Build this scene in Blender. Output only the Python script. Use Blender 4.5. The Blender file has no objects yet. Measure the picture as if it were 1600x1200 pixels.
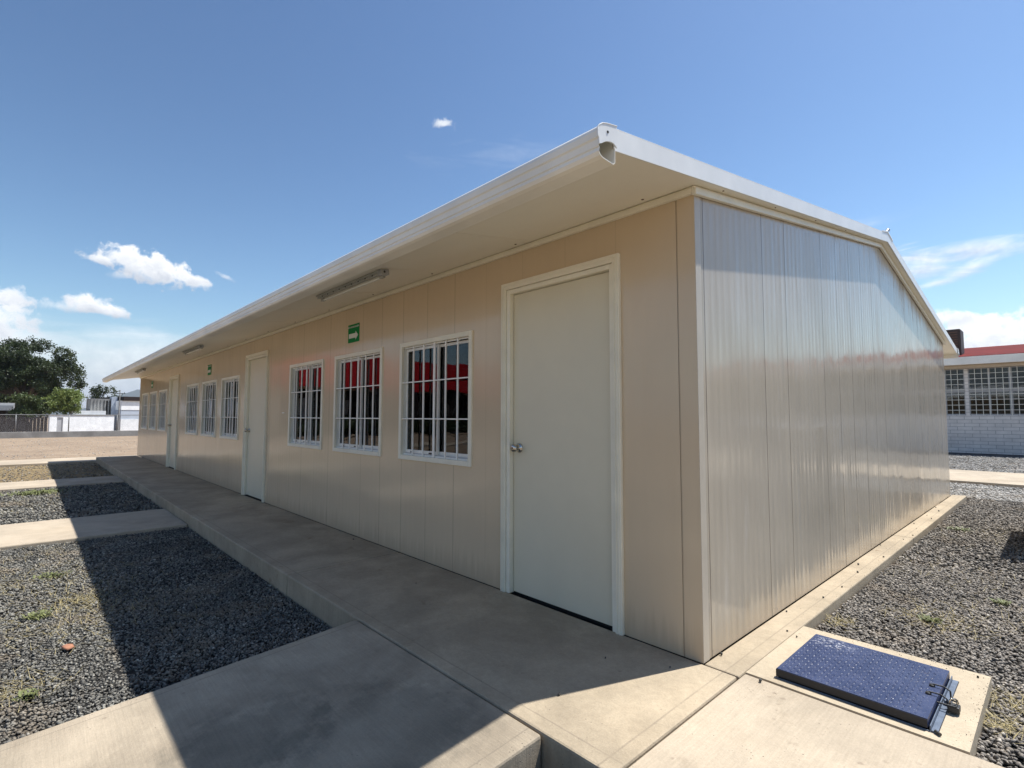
import bpy, bmesh, math, random
import numpy as np
from mathutils import Vector, Matrix
R = math.radians
random.seed(7); rng = np.random.default_rng(11)
scene = bpy.context.scene
COL = scene.collection

# ------------------------------------------------------------------ camera
cam_d = bpy.data.cameras.new("camera"); cam = bpy.data.objects.new("camera", cam_d); COL.objects.link(cam)
cam_d.sensor_width = 36; cam_d.lens = 18.127; cam_d.clip_start = 0.05; cam_d.clip_end = 20000
cam.matrix_world = Matrix(((0.6828725, 0.0449946, 0.7291506, 1.25765),
                           (0.7305350, -0.0446792, -0.6814120, -2.45308),
                           (0.0019180, 0.9979876, -0.0633804, 1.19835), (0, 0, 0, 1)))
scene.camera = cam

# ------------------------------------------------------------------ exposure, sun, sky
SUN_EL, SUN_AZ = 64.0, 21.2          # azimuth clockwise from +Y
vs = scene.view_settings
vs.view_transform = 'Standard'; vs.look = 'None'; vs.gamma = 1; vs.use_curve_mapping = False; vs.exposure = 0.50
scene.cycles.use_denoising = True
scene.cycles.max_bounces = 9; scene.cycles.diffuse_bounces = 6; scene.cycles.glossy_bounces = 4
scene.cycles.caustics_reflective = False; scene.cycles.caustics_refractive = False
sd = bpy.data.lights.new("sun", 'SUN'); sd.energy = 5.0; sd.angle = R(0.5); sd.color = (1.0, 0.985, 0.95)
sun = bpy.data.objects.new("sun", sd); COL.objects.link(sun)
e, a = R(SUN_EL), R(SUN_AZ)
sdir = Vector((math.sin(a) * math.cos(e), math.cos(a) * math.cos(e), math.sin(e)))
sun.rotation_euler = sdir.to_track_quat('Z', 'Y').to_euler(); sun.location = (0, 0, 30)

world = bpy.data.worlds.new("World"); scene.world = world; world.use_nodes = True


class NT:
    """small helper to write node trees"""
    def __init__(s, tree): s.t = tree; s.n = tree.nodes; s.l = tree.links
    def node(s, kind, **kw):
        n = s.n.new(kind)
        for k, v in kw.items(): setattr(n, k, v)
        return n
    def put(s, sock, v):
        if isinstance(v, bpy.types.NodeSocket): s.l.new(v, sock)
        else: sock.default_value = v
    def m(s, op, a, b=0.0, c=0.0, clamp=False):
        n = s.node('ShaderNodeMath', operation=op); n.use_clamp = clamp
        s.put(n.inputs[0], a); s.put(n.inputs[1], b); s.put(n.inputs[2], c)
        return n.outputs[0]
    def ramp(s, f, a, b, lo=0.0, hi=1.0, smooth=True):
        n = s.node('ShaderNodeMapRange'); n.interpolation_type = 'SMOOTHSTEP' if smooth else 'LINEAR'
        s.put(n.inputs['Value'], f); n.inputs['From Min'].default_value = a; n.inputs['From Max'].default_value = b
        s.put(n.inputs['To Min'], lo); s.put(n.inputs['To Max'], hi); return n.outputs['Result']
    def mix(s, f, a, b, blend='MIX'):
        n = s.node('ShaderNodeMix', data_type='RGBA', blend_type=blend)
        s.put(n.inputs[0], f)
        for i, v in ((6, a), (7, b)):
            s.put(n.inputs[i], v if isinstance(v, bpy.types.NodeSocket) else (*v, 1.0) if len(v) == 3 else v)
        return n.outputs[2]
    def noise(s, vec, scale, detail=4, rough=.5, dist=0.0):
        n = s.node('ShaderNodeTexNoise'); n.inputs['Scale'].default_value = scale
        n.inputs['Detail'].default_value = detail; n.inputs['Roughness'].default_value = rough
        n.inputs['Distortion'].default_value = dist
        if vec is not None: s.l.new(vec, n.inputs['Vector'])
        return n.outputs['Fac']
    def scale(s, vec, sx, sy, sz):
        n = s.node('ShaderNodeVectorMath', operation='MULTIPLY'); s.l.new(vec, n.inputs[0])
        n.inputs[1].default_value = (sx, sy, sz); return n.outputs[0]
    def comb(s, x, y, z):
        n = s.node('ShaderNodeCombineXYZ')
        for i, v in enumerate((x, y, z)): s.put(n.inputs[i], v)
        return n.outputs[0]
    def sep(s, v):
        n = s.node('ShaderNodeSeparateXYZ'); s.l.new(v, n.inputs[0]); return n.outputs
    def bump(s, h, strength=.3, dist=.01, normal=None):
        n = s.node('ShaderNodeBump'); s.put(n.inputs['Height'], h)
        n.inputs['Strength'].default_value = strength; n.inputs['Distance'].default_value = dist
        if normal is not None: s.l.new(normal, n.inputs['Normal'])
        return n.outputs['Normal']


def build_sky():
    w = NT(world.node_tree); w.n.clear()
    sky = w.node('ShaderNodeTexSky', sky_type='NISHITA'); sky.sun_disc = False
    sky.sun_elevation = R(SUN_EL); sky.sun_rotation = R(SUN_AZ)
    sky.altitude = 200; sky.air_density = 1.15; sky.dust_density = 0.5; sky.ozone_density = 3.2
    tc = w.node('ShaderNodeTexCoord')
    x, y, z = w.sep(tc.outputs['Generated'])
    az = w.m('MULTIPLY', w.m('ARCTAN2', w.m('MULTIPLY', x, -1.0), y), 57.2958)
    el = w.m('MULTIPLY', w.m('ARCSINE', z), 57.2958)
    v = w.comb(az, el, 0.0)
    n1 = w.noise(v, .85, 7, .62, .3); n2 = w.noise(w.scale(v, .25, 1.3, 1), .6, 6, .6, .6)
    n3 = w.noise(v, .28, 4, .55, 0)
    # az, el, half width, half height, tilt (deg), opacity, raggedness, noise, soft edge
    cl = [
        (83, 4.6, 8.0, 3.6, 0, .55, .5, n2, .75), (91, 4.5, 4, 3.5, 0, .5, .5, n2, .8),
        (54.8, 30.1, 1.15, .5, 3, .85, 1.3, n1, .8),
        (84.0, 13.9, 2.5, 1.0, 0, 1, .9, n1, .45), (82.1, 13.3, 3.1, 1.35, -8, 1, .9, n1, .4),
        (79.6, 12.8, 2.3, .75, -12, 1, .9, n1, .5), (85.9, 13.4, 1.1, .4, 0, .9, 1.0, n1, .6),
        (76.4, 13.4, 1.0, .25, -18, .55, 1.1, n1, .9), (84.6, 12.3, .9, .35, 0, .4, 1, n1, .9),
        (86.7, 9.6, 1.5, .85, 0, 1, .8, n1, .4), (85.2, 9.2, 1.3, .55, -10, 1, .8, n1, .4),
        (88.6, 9.1, 2.0, .5, 0, .6, .9, n1, .7), (91.8, 9.2, 1.9, .9, 0, .95, 1.0, n1, .6),
        (92.2, 7.4, 2.3, 1.6, 0, .9, 1.0, n1, .5), (91.5, 6.0, 2.4, 1.2, 0, .7, .8, n1, .7),
        (4.3, 7.6, 2.7, 1.1, -4, 1, .9, n1, .35), (6.6, 8.3, 1.8, .8, 0, .95, .9, n1, .5),
        (3.2, 5.9, 4.2, 1.9, -4, 1, .7, n1, .4), (8, 5.5, 4.0, 2.6, 0, .95, .7, n1, .4), (-2, 4.5, 5, 2.6, 0, .9, .8, n1, .5),
        (5.2, 13.9, 6.5, .85, -6, .8, 1.1, n2, 1.0), (7.8, 12.9, 2.9, 1.4, 6, .75, 1.1, n2, 1.0),
        (4.6, 12.4, 2.4, .5, 14, .8, 1.1, n2, 1.0), (7.0, 11.5, 2.2, .4, 12, .7, 1.1, n2, 1.0),
        (15, 17, 5, 1.0, 5, .25, 1.2, n2, 1.0), (47, 27.5, 9, 1.6, 4, .10, 1.2, n2, 1.0),
        # low clouds all round the horizon, away from the photographed part
        (140, 9, 14, 3.5, 0, .8, 1.2, n3, .6), (190, 7, 20, 3, 0, .7, 1.2, n3, .6), (-60, 8, 16, 3, 0, .7, 1.2, n3, .6)]
    skc = w.mix(1.0, sky.outputs[0], (.25 * .95, .25, .25), 'MULTIPLY')
    gm = w.node('ShaderNodeGamma'); w.l.new(skc, gm.inputs[0]); gm.inputs[1].default_value = 1.4
    skc = w.mix(1.0, gm.outputs[0], (4.85, 4.35, 3.85), 'MULTIPLY')
    skc = w.mix(w.ramp(el, 9.0, .5, 0, .8), skc, (5.2, 5.5, 6.5))
    out = skc
    for (a0, e0, sw, sh, tilt, op, rag, nz, soft) in cl:
        dx = w.m('SUBTRACT', az, a0); dx = w.m('MULTIPLY', dx, -1.0); dy = w.m('SUBTRACT', el, e0)
        if a0 > 150:                       # wrap
            dx = w.m('SUBTRACT', 0.0, w.m('SUBTRACT', w.m('MODULO', w.m('ADD', az, 360), 360), a0))
        ct, st = math.cos(R(tilt)), math.sin(R(tilt))
        u = w.m('ADD', w.m('MULTIPLY', dx, ct / sw), w.m('MULTIPLY', dy, st / sw))
        vv = w.m('SUBTRACT', w.m('MULTIPLY', dy, ct / sh), w.m('MULTIPLY', dx, st / sh))
        d = w.m('SQRT', w.m('ADD', w.m('MULTIPLY', u, u), w.m('MULTIPLY', vv, vv)))
        d = w.m('ADD', w.m('MULTIPLY', d, .88), w.m('MULTIPLY', w.m('SUBTRACT', nz, .5), rag * 2.6))
        mask = w.ramp(d, 1.06, .94 - soft * 1.15, 0.0, op)
        lit = w.m('ADD', w.m('MULTIPLY', vv, .5), w.m('ADD', .55, w.m('MULTIPLY', w.m('SUBTRACT', n1, .5), 1.6)), clamp=True)
        lit = w.m('MAXIMUM', lit, 0.0); lit = w.m('MINIMUM', lit, 1.0)
        cc = w.mix(lit, (4.9, 5.3, 6.0), (9.6, 9.6, 9.5))
        out = w.mix(mask, out, cc)
    bg = w.node('ShaderNodeBackground'); w.put(bg.inputs['Color'], out); bg.inputs['Strength'].default_value = 0.094
    o = w.node('ShaderNodeOutputWorld'); w.l.new(bg.outputs[0], o.inputs[0])


build_sky()
world.cycles.sampling_method = 'MANUAL'; world.cycles.sample_map_resolution = 1024

# ------------------------------------------------------------------ materials
def mat(name, fn=None, **kw):
    m_ = bpy.data.materials.new(name); m_.use_nodes = True
    t = NT(m_.node_tree); b = t.n['Principled BSDF']
    for k, v in kw.items():
        k = {'color': 'Base Color', 'rough': 'Roughness', 'metal': 'Metallic', 'coat': 'Coat Weight',
             'coat_rough': 'Coat Roughness', 'spec': 'Specular IOR Level', 'ior': 'IOR'}[k]
        if k == 'Base Color' and len(v) == 3: v = (*v, 1)
        b.inputs[k].default_value = v
    if fn: fn(t, b)
    return m_


def oc(t): return t.node('ShaderNodeTexCoord').outputs['Object']


def plain(name, c, rough=.5, var=.12, scale=6, bump=.05, metal=0.0, **kw):
    """a painted or plain surface with faint mottling, dust and unevenness"""
    def f(t, b):
        o = oc(t); n = t.noise(o, scale, 6, .6); n2 = t.noise(o, scale * 9, 4, .6)
        k = t.ramp(n, .3, .7, 1 - var, 1 + var * .5)
        col = t.mix(1.0, c, t.comb(k, k, k), 'MULTIPLY'); t.l.new(col, b.inputs['Base Color'])
        t.put(b.inputs['Roughness'], t.ramp(n, .2, .8, max(rough - .03, .02), min(rough + .05, 1)))
        if bump > .04: t.l.new(t.bump(n2, bump, .004), b.inputs['Normal'])
    return mat(name, f, metal=metal, **kw)


def panel_mat(name, base, axis, first, pitch, ripple, rough, wave, film_=1.0):
    """painted sheet steel sandwich panel: joint lines, fine vertical ribs, dust"""
    def f(t, b):
        o = oc(t); s = t.sep(o); h = s[axis]; z = s[2]
        ph = t.m('MULTIPLY', t.m('SUBTRACT', h, first), 1.0 / pitch)
        fr = t.m('ABSOLUTE', t.m('SUBTRACT', t.m('FRACT', t.m('ADD', ph, 0.5)), 0.5))      # 0 at the joint
        dist = t.m('MULTIPLY', fr, pitch)
        cell = t.node('ShaderNodeTexWhiteNoise', noise_dimensions='1D'); t.put(cell.inputs['W'], t.m('ROUND', ph))
        strong = t.ramp(cell.outputs['Value'], .30, .62, .12, 1.0 if axis else .45)
        line = t.m('MULTIPLY', t.ramp(dist, .0048, .0022), strong)
        cellp = t.node('ShaderNodeTexWhiteNoise', noise_dimensions='1D'); t.put(cellp.inputs['W'], t.m('FLOOR', ph))
        tone = t.ramp(cellp.outputs['Value'], 0, 1, .985, 1.015, False)
        sv = t.comb(t.m('MULTIPLY', h, 9.0), 0.0, t.m('MULTIPLY', z, .55))
        streak = t.noise(sv, 2.2, 5, .62)
        blot = t.noise(o, 1.3, 5, .6)
        k = t.m('MULTIPLY', t.ramp(streak, .3, .72, 1 + .03 * film_, 1 - .045 * film_), t.ramp(blot, .3, .7, .97, 1.02))
        k = t.m('MULTIPLY', k, tone)
        col = t.mix(1.0, base, t.comb(k, k, k), 'MULTIPLY')
        dust = t.ramp(t.m('ADD', z, t.m('MULTIPLY', t.m('SUBTRACT', streak, .5), .45)), .20, .0, 0, .55)
        col = t.mix(dust, col, (.44, .34, .23))
        sm = t.noise(t.comb(t.m('MULTIPLY', h, 5.0), 0.0, t.m('MULTIPLY', z, .8)), 1.2, 6, .7)
        col = t.mix(t.ramp(sm, .55, .75, 0, .14 * film_), col, (.80, .78, .74))
        col = t.mix(t.m('MULTIPLY', line, .8), col, (.12, .095, .075))
        t.l.new(col, b.inputs['Base Color'])
        fx = t.noise(t.comb(t.m('MULTIPLY', h, 34.0), 0.0, t.m('MULTIPLY', z, .9)), 1.0, 4, .65)
        rib = t.m('ADD', t.m('MULTIPLY', t.m('SINE', t.m('MULTIPLY', h, 2 * math.pi / .078)), t.ramp(blot, .3, .7, .35, 1.15)), t.m('MULTIPLY', fx, 1.3 * film_))
        hv = t.comb(t.m('MULTIPLY', h, 1.0), 0.0, t.m('MULTIPLY', z, .14))
        wv = t.noise(hv, 7.0, 3, .55); wl = t.noise(t.comb(h, 0.0, t.m('MULTIPLY', z, .5)), 1.5, 2, .5)
        hh = t.m('ADD', t.m('MULTIPLY', rib, .00035 * ripple), t.m('ADD', t.m('MULTIPLY', wv, .004 * wave), t.m('MULTIPLY', wl, .018 * wave)))
        hh = t.m('SUBTRACT', hh, t.m('MULTIPLY', line, .002))
        t.l.new(t.bump(hh, 1.0, 1.0), b.inputs['Normal'])
        film = t.m('MULTIPLY', t.ramp(t.noise(t.comb(t.m('MULTIPLY', h, 3.2), 0.0, t.m('MULTIPLY', z, .7)), 1.6, 6, .65), .38, .68), t.ramp(fx, .3, .7, .4, 1.0))
        t.put(b.inputs['Roughness'], t.m('ADD', t.ramp(streak, .3, .7, rough, rough + .06), t.m('MULTIPLY', film, .14 * film_)))
    return mat(name, f, coat=.0, spec=.5 if axis == 0 else .4)


M = {}
M['front_panel'] = panel_mat('beige_panel', (.63, .505, .35), 0, -.097, .3885, .8, .13, .6, 0.12)
M['gable_panel'] = panel_mat('light_beige_panel', (.48, .415, .325), 1, .095, .389, 1.7, .075, 1.25)
M['white_panel'] = plain('white_soffit_panel', (.90, .86, .74), .32, .05, .8, .0)
M['trim'] = plain('off_white_trim', (.82, .78, .64), .4, .07, 5, .03)
M['white_paint'] = plain('white_painted_steel', (.78, .77, .70), .35, .05, 8, .03)
M['roof_white'] = plain('white_roof_sheet', (.86, .86, .83), .35, .08, 2.5, .04)
M['gutter'] = plain('gutter_sheet', (.90, .86, .76), .33, .10, 2.0, .0)
M['corner_strip'] = plain('corner_strip_sheet', (.52, .46, .37), .35, .06, 5, .0)
M['door'] = plain('door_face', (.69, .64, .49), .36, .04, 1.6, .02)
M['window_white'] = plain('window_bar_paint', (.86, .85, .80), .35, .06, 20, .02)
M['alu'] = plain('sash_aluminium', (.55, .56, .55), .3, .08, 10, .02)
M['dark'] = plain('dark_gap', (.015, .014, .013), .9, .1, 5, 0)
M['chrome'] = mat('knob_metal', color=(.52, .49, .44), metal=1.0, rough=.16)
M['green'] = plain('sign_green', (.0, .20, .05), .6, .06, 20, .0, spec=.15)
M['sign_white'] = plain('sign_white', (.70, .72, .66), .4, .05, 20, .0)
M['lamp_body'] = plain('lamp_body', (.42, .42, .38), .4, .15, 14, .03)
M['tube'] = plain('lamp_tube', (.85, .86, .80), .2, .02, 10, 0)
M['dark_metal'] = plain('dark_metal', (.03, .028, .025), .45, .2, 20, .05)
M['rust'] = plain('rusty_metal', (.13, .07, .045), .7, .35, 40, .2)
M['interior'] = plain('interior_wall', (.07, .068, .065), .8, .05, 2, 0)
M['curb_white'] = plain('whitewashed_wall', (.93, .93, .92), .8, .10, 3, .1)
M['galv'] = plain('galvanised_steel', (.42, .43, .44), .4, .12, 12, .04, metal=.6)


def glass_mat():
    def f(t, b):
        t.n.remove(b)
        o = oc(t)
        tr = t.node('ShaderNodeBsdfTransparent'); tr.inputs[0].default_value = (.55, .58, .57, 1)
        gl = t.node('ShaderNodeBsdfGlossy'); gl.inputs['Roughness'].default_value = .012
        gl.inputs['Color'].default_value = (.95, .97, 1, 1)
        t.l.new(t.bump(t.noise(o, 1.8, 2, .5), 1.0, .004), gl.inputs['Normal'])
        fr = t.node('ShaderNodeFresnel'); fr.inputs['IOR'].default_value = 1.5
        mx = t.node('ShaderNodeMixShader'); t.l.new(fr.outputs[0], mx.inputs[0])
        t.l.new(tr.outputs[0], mx.inputs[1]); t.l.new(gl.outputs[0], mx.inputs[2])
        t.l.new(mx.outputs[0], t.n['Material Output'].inputs[0])
    return mat('window_glass', f)


M['glass'] = glass_mat()


def concrete(name, base, broom_axis=None, dark=.25, scale=1.0, rust=0.0, lines=(), dark_patches=None):
    def f(t, b):
        o = oc(t); s = t.sep(o)
        big = t.noise(o, 1.1 * scale, 6, .62, .4); mid = t.noise(o, 5 * scale, 7, .65); fine = t.noise(o, 120, 4, .7)
        grit = t.noise(o, 420, 2, .6)
        if broom_axis == 'y': bv = t.comb(t.m('MULTIPLY', s[0], 26.0), t.m('MULTIPLY', s[1], 1.1), 0.0)
        elif broom_axis == 'x': bv = t.comb(t.m('MULTIPLY', s[0], 1.1), t.m('MULTIPLY', s[1], 26.0), 0.0)
        else: bv = t.comb(t.m('MULTIPLY', s[0], 9), t.m('MULTIPLY', s[1], 9), 0.0)
        br = t.noise(bv, 4.0, 5, .7, .2)
        k = t.m('MULTIPLY', t.ramp(big, .28, .72, 1 - dark, 1.06), t.ramp(mid, .3, .75, .93, 1.05))
        k = t.m('MULTIPLY', k, t.ramp(fine, .35, .7, .93, 1.04))
        k = t.m('MULTIPLY', k, t.ramp(br, .3, .7, .93, 1.05))
        col = t.mix(1.0, base, t.comb(k, k, k), 'MULTIPLY')
        tint = t.noise(o, .7, 4, .6)
        col = t.mix(t.ramp(tint, .5, .75, 0, .5), col, t.mix(1.0, col, (.97, .93, .88), 'MULTIPLY'))
        st = t.noise(t.comb(t.m('ADD', s[0], 7.3), s[1], s[2]), 2.6, 8, .7, .8)
        col = t.mix(t.ramp(st, .60, .72, 0, .35 + rust), col, t.mix(1.0, col, (.62, .52, .44) if rust else (.66, .64, .62), 'MULTIPLY'))
        sp = t.node('ShaderNodeTexVoronoi'); sp.inputs['Scale'].default_value = 55; t.l.new(o, sp.inputs['Vector'])
        spk = t.m('MULTIPLY', t.ramp(sp.outputs['Distance'], .16, .08), t.ramp(mid, .52, .66))
        col = t.mix(t.m('MULTIPLY', spk, .6), col, (.12, .10, .085))
        ln = 0.0
        for ax, pos in lines:
            q = t.m('ABSOLUTE', t.m('SUBTRACT', t.m('ADD', s[ax], t.m('MULTIPLY', t.m('SUBTRACT', big, .5), .01)), pos)); ln = t.m('MAXIMUM', ln, t.ramp(q, .006, .001))
        if lines: col = t.mix(t.m('MULTIPLY', ln, t.ramp(mid, .3, .6, .12, .42)), col, (.16, .13, .10))
        fleck = t.node('ShaderNodeTexVoronoi'); fleck.inputs['Scale'].default_value = 17; t.l.new(o, fleck.inputs['Vector'])
        fk = t.m('MULTIPLY', t.ramp(t.m('ADD', fleck.outputs['Distance'], t.m('MULTIPLY', fine, .25)), .34, .22), t.ramp(st, .52, .62))
        col = t.mix(t.m('MULTIPLY', fk, .45), col, (.20, .15, .11))
        for (wx_, wy_, wr_) in (dark_patches or ()):  # darker, slightly bluish patches with uneven edges
            dd = t.m('SQRT', t.m('ADD', t.m('POWER', t.m('SUBTRACT', s[0], wx_), 2.0), t.m('POWER', t.m('MULTIPLY', t.m('SUBTRACT', s[1], wy_), .8), 2.0)))
            wm = t.ramp(t.m('ADD', dd, t.m('MULTIPLY', t.m('SUBTRACT', mid, .5), .5)), wr_, wr_ * .55, 0, .55)
            col = t.mix(wm, col, t.mix(1.0, col, (.55, .58, .60), 'MULTIPLY'))
        t.l.new(col, b.inputs['Base Color'])
        h = t.m('ADD', t.m('MULTIPLY', br, .0016), t.m('ADD', t.m('MULTIPLY', fine, .0011), t.m('MULTIPLY', grit, .0005)))
        h = t.m('ADD', h, t.m('MULTIPLY', mid, .004)); h = t.m('SUBTRACT', h, t.m('MULTIPLY', spk, .003))
        t.l.new(t.bump(h, 1.0, 1.0), b.inputs['Normal']); b.inputs['Roughness'].default_value = .88
        b.inputs['Specular IOR Level'].default_value = .25
    return mat(name, f)


M['concrete_walk'] = concrete('trowelled_concrete', (.475, .385, .27), None, .28, 1.5, .45, ((1, -.90), (0, .105), (0, -2.76), (0, -2.88)))
M['concrete_ramp'] = concrete('broomed_grey_concrete', (.45, .37, .27), 'x', .34, 1.6, 0, ((0, -.215), (0, -1.61)), ((-.62, -1.42, .42), (-.95, -1.75, .30)))
M['concrete_side'] = concrete('broomed_pale_concrete', (.50, .412, .305), 'y', .22)
M['concrete_pad'] = concrete('smooth_pale_concrete', (.51, .42, .30), None, .12, 1.5)
M['concrete_shade'] = concrete('shade_dark_concrete', (.09, .09, .095), None, .35, 1.0)  # the block's shadow on the drain is put into this dark colour
M['concrete_old'] = concrete('rough_grey_concrete', (.36, .35, .33), None, .35, 1.0)


def soil(name, c1, c2, c3, sc=1.0, bump=.012):
    def f(t, b):
        o = oc(t); n = t.noise(o, .35 * sc, 7, .7, .9); n2 = t.noise(o, 3 * sc, 8, .75); n3 = t.noise(o, 45, 5, .7)
        col = t.mix(t.ramp(n, .35, .65), c1, c2); col = t.mix(t.ramp(n2, .5, .7, 0, .7), col, c3)
        k = t.ramp(n3, .3, .7, .78, 1.15); col = t.mix(1.0, col, t.comb(k, k, k), 'MULTIPLY')
        t.l.new(col, b.inputs['Base Color'])
        h = t.m('ADD', n3, t.m('MULTIPLY', n2, 2.0)); t.l.new(t.bump(h, 1.0, bump), b.inputs['Normal'])
        b.inputs['Roughness'].default_value = .95; b.inputs['Specular IOR Level'].default_value = .15
    return mat(name, f)


M['dirt'] = soil('dry_dirt', (.33, .245, .17), (.27, .20, .14), (.43, .345, .25), 1.0)
M['bed_soil'] = soil('dark_bed_soil', (.022, .021, .02), (.03, .028, .025), (.06, .05, .035), 2.0)
M['straw_soil'] = soil('straw_covered_soil', (.26, .19, .10), (.20, .145, .085), (.34, .26, .14), 2.0)


def stone_mat(name, cols):
    def f(t, b):
        at = t.node('ShaderNodeAttribute', attribute_name='tone'); v = at.outputs['Fac']
        rp = t.node('ShaderNodeValToRGB'); t.l.new(v, rp.inputs[0]); cr = rp.color_ramp
        cr.elements[0].position = 0; cr.elements[0].color = (*cols[0], 1)
        cr.elements[1].position = 1; cr.elements[1].color = (*cols[-1], 1)
        for i, c in enumerate(cols[1:-1]):
            el_ = cr.elements.new((i + 1) / (len(cols) - 1)); el_.color = (*c, 1)
        o = oc(t); n = t.noise(o, 130, 4, .7)
        k = t.ramp(n, .3, .7, .75, 1.2); bn = t.noise(o, 1.7, 6, .7)
        k = t.m('MULTIPLY', k, t.ramp(bn, .35, .68, .82, 1.2))
        dusty = t.mix(t.ramp(t.noise(o, 2.6, 6, .7), .50, .66, 0, .5), rp.outputs[0], (.30, .235, .165))
        t.l.new(t.mix(1.0, dusty, t.comb(k, k, k), 'MULTIPLY'), b.inputs['Base Color'])
        t.l.new(t.bump(n, .6, .004), b.inputs['Normal'])
        b.inputs['Roughness'].default_value = .8; b.inputs['Specular IOR Level'].default_value = .3
    return mat(name, f)


M['stone_grey'] = stone_mat('crushed_grey_stone', [(.03, .029, .025), (.095, .09, .08), (.185, .175, .153), (.28, .265, .225), (.50, .465, .40)])
M['stone_pale'] = stone_mat('crushed_pale_stone', [(.20, .185, .165), (.32, .30, .27), (.42, .40, .36), (.50, .47, .43), (.62, .59, .54)])
M['pale_soil'] = soil('pale_dusty_soil', (.34, .30, .26), (.28, .25, .21), (.40, .36, .31), 2.0)
M['stone_brown'] = stone_mat('crushed_brown_grey_stone', [(.08, .07, .06), (.17, .15, .128), (.25, .222, .19), (.34, .30, .25), (.54, .48, .40)])


def leaf_mat(name, c1, c2, c3):
    def f(t, b):
        at = t.node('ShaderNodeAttribute', attribute_name='tone')
        col = t.mix(at.outputs['Fac'], c1, c2); n = t.noise(oc(t), .9, 3, .6)
        col = t.mix(t.ramp(n, .5, .72, 0, .7), col, c3)
        t.l.new(col, b.inputs['Base Color']); b.inputs['Roughness'].default_value = .55
        b.inputs['Subsurface Weight'].default_value = 0.0
        tl = t.node('ShaderNodeBsdfTranslucent'); t.l.new(col, tl.inputs[0])
        mx = t.node('ShaderNodeMixShader'); mx.inputs[0].default_value = .3
        t.l.new(b.outputs[0], mx.inputs[1]); t.l.new(tl.outputs[0], mx.inputs[2])
        t.l.new(mx.outputs[0], t.n['Material Output'].inputs[0])
    return mat(name, f)


M['leaf_dark'] = leaf_mat('dark_foliage', (.026, .040, .012), (.056, .078, .024), (.080, .10, .030))
M['leaf_light'] = leaf_mat('light_foliage', (.15, .20, .045), (.25, .30, .08), (.32, .33, .10))
M['leaf_mid'] = leaf_mat('mid_foliage', (.055, .085, .025), (.10, .13, .04), (.13, .15, .05))
M['bark'] = plain('bark', (.09, .07, .055), .9, .3, 10, .5)
M['straw'] = plain('dry_grass', (.42, .34, .16), .8, .3, 15, 0)
M['weed'] = plain('weed_leaf', (.15, .165, .05), .6, .3, 40, 0)


def blue_mat():
    def f(t, b):
        o = oc(t); n = t.noise(o, 7, 7, .65); n2 = t.noise(o, 160, 3, .6); n3 = t.noise(o, 3, 3, .5)
        col = t.mix(t.ramp(n, .35, .7), (.014, .027, .082), (.020, .036, .105))
        col = t.mix(t.ramp(n3, .5, .75, 0, .35), col, (.055, .07, .13))
        col = t.mix(t.ramp(n2, .60, .72, 0, .5), col, (.30, .30, .32))
        col = t.mix(t.ramp(t.noise(o, 24, 6, .7), .62, .74, 0, .6), col, (.10, .065, .05))
        s = t.sep(o)
        d = t.m('SQRT', t.m('ADD', t.m('POWER', t.m('SUBTRACT', s[0], .40), 2.0), t.m('POWER', t.m('MULTIPLY', t.m('SUBTRACT', s[1], .60), 1.4), 2.0)))
        sc = t.m('MULTIPLY', t.ramp(d, .13, .02), t.ramp(t.noise(o, 60, 5, .7), .5, .66))
        col = t.mix(sc, col, (.55, .55, .58))
        t.l.new(col, b.inputs['Base Color']); t.put(b.inputs['Roughness'], t.ramp(n, .3, .7, .36, .52))
        t.l.new(t.bump(t.m('ADD', n2, t.m('MULTIPLY', t.noise(o, 40, 4, .7), 1.0)), .35, .002), b.inputs['Normal'])
    return mat('worn_blue_enamel', f)


M['blue'] = blue_mat()
M['navy_shade'] = plain('shaded_navy_side', (.006, .007, .012), .5, .2, 25, 0)  # blue lid sides turned from the sun, their shade put into the colour
M['steel_blue'] = plain('blue_grey_angle_iron', (.12, .15, .20), .45, .2, 25, .1)


def block_mat():
    def f(t, b):
        o = oc(t); br = t.node('ShaderNodeTexBrick'); s = t.sep(o)
        t.l.new(t.comb(s[0], s[2], 0.0), br.inputs['Vector'])
        br.inputs['Scale'].default_value = 1; br.inputs['Brick Width'].default_value = .40; br.inputs['Row Height'].default_value = .125
        br.inputs['Mortar Size'].default_value = .008; br.inputs['Mortar Smooth'].default_value = .2
        br.inputs['Color1'].default_value = (.74, .70, .66, 1); br.inputs['Color2'].default_value = (.80, .76, .72, 1)
        br.inputs['Mortar'].default_value = (.42, .40, .38, 1)
        n = t.noise(o, 3, 5, .6); k = t.ramp(n, .3, .7, .88, 1.04)
        col = t.mix(1.0, br.outputs['Color'], t.comb(k, k, k), 'MULTIPLY'); t.l.new(col, b.inputs['Base Color'])
        t.l.new(t.bump(br.outputs['Fac'], -.8, .008), b.inputs['Normal']); b.inputs['Roughness'].default_value = .8
    return mat('painted_block', f)


M['block'] = block_mat()
M['red_roof'] = plain('red_roof_coating', (.15, .024, .02), .85, .2, 1.2, .1, spec=.1)
M['red_paint'] = plain('red_fascia_paint', (.85, .012, .018), .5, .08, 1.2, .02)
M['pale_fascia'] = plain('pale_fascia_paint', (.86, .84, .78), .7, .1, 2, 0)
M['tan'] = plain('tan_paint', (.50, .40, .29), .8, .12, 2, .05)
M['grey_paint'] = plain('grey_paint', (.42, .42, .43), .6, .15, 2, .05)
M['dark_brown'] = plain('dark_brown_boards', (.022, .012, .010), .8, .35, 3, .1)
M['teal'] = plain('teal_curtain', (.03, .16, .22), .8, .3, 3, .1)
M['brown_duct'] = plain('cooler_casing', (.045, .028, .022), .6, .25, 4, .1)
M['mountain'] = plain('mountain_scrub', (.06, .07, .055), .95, .25, .004, 0)

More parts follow.
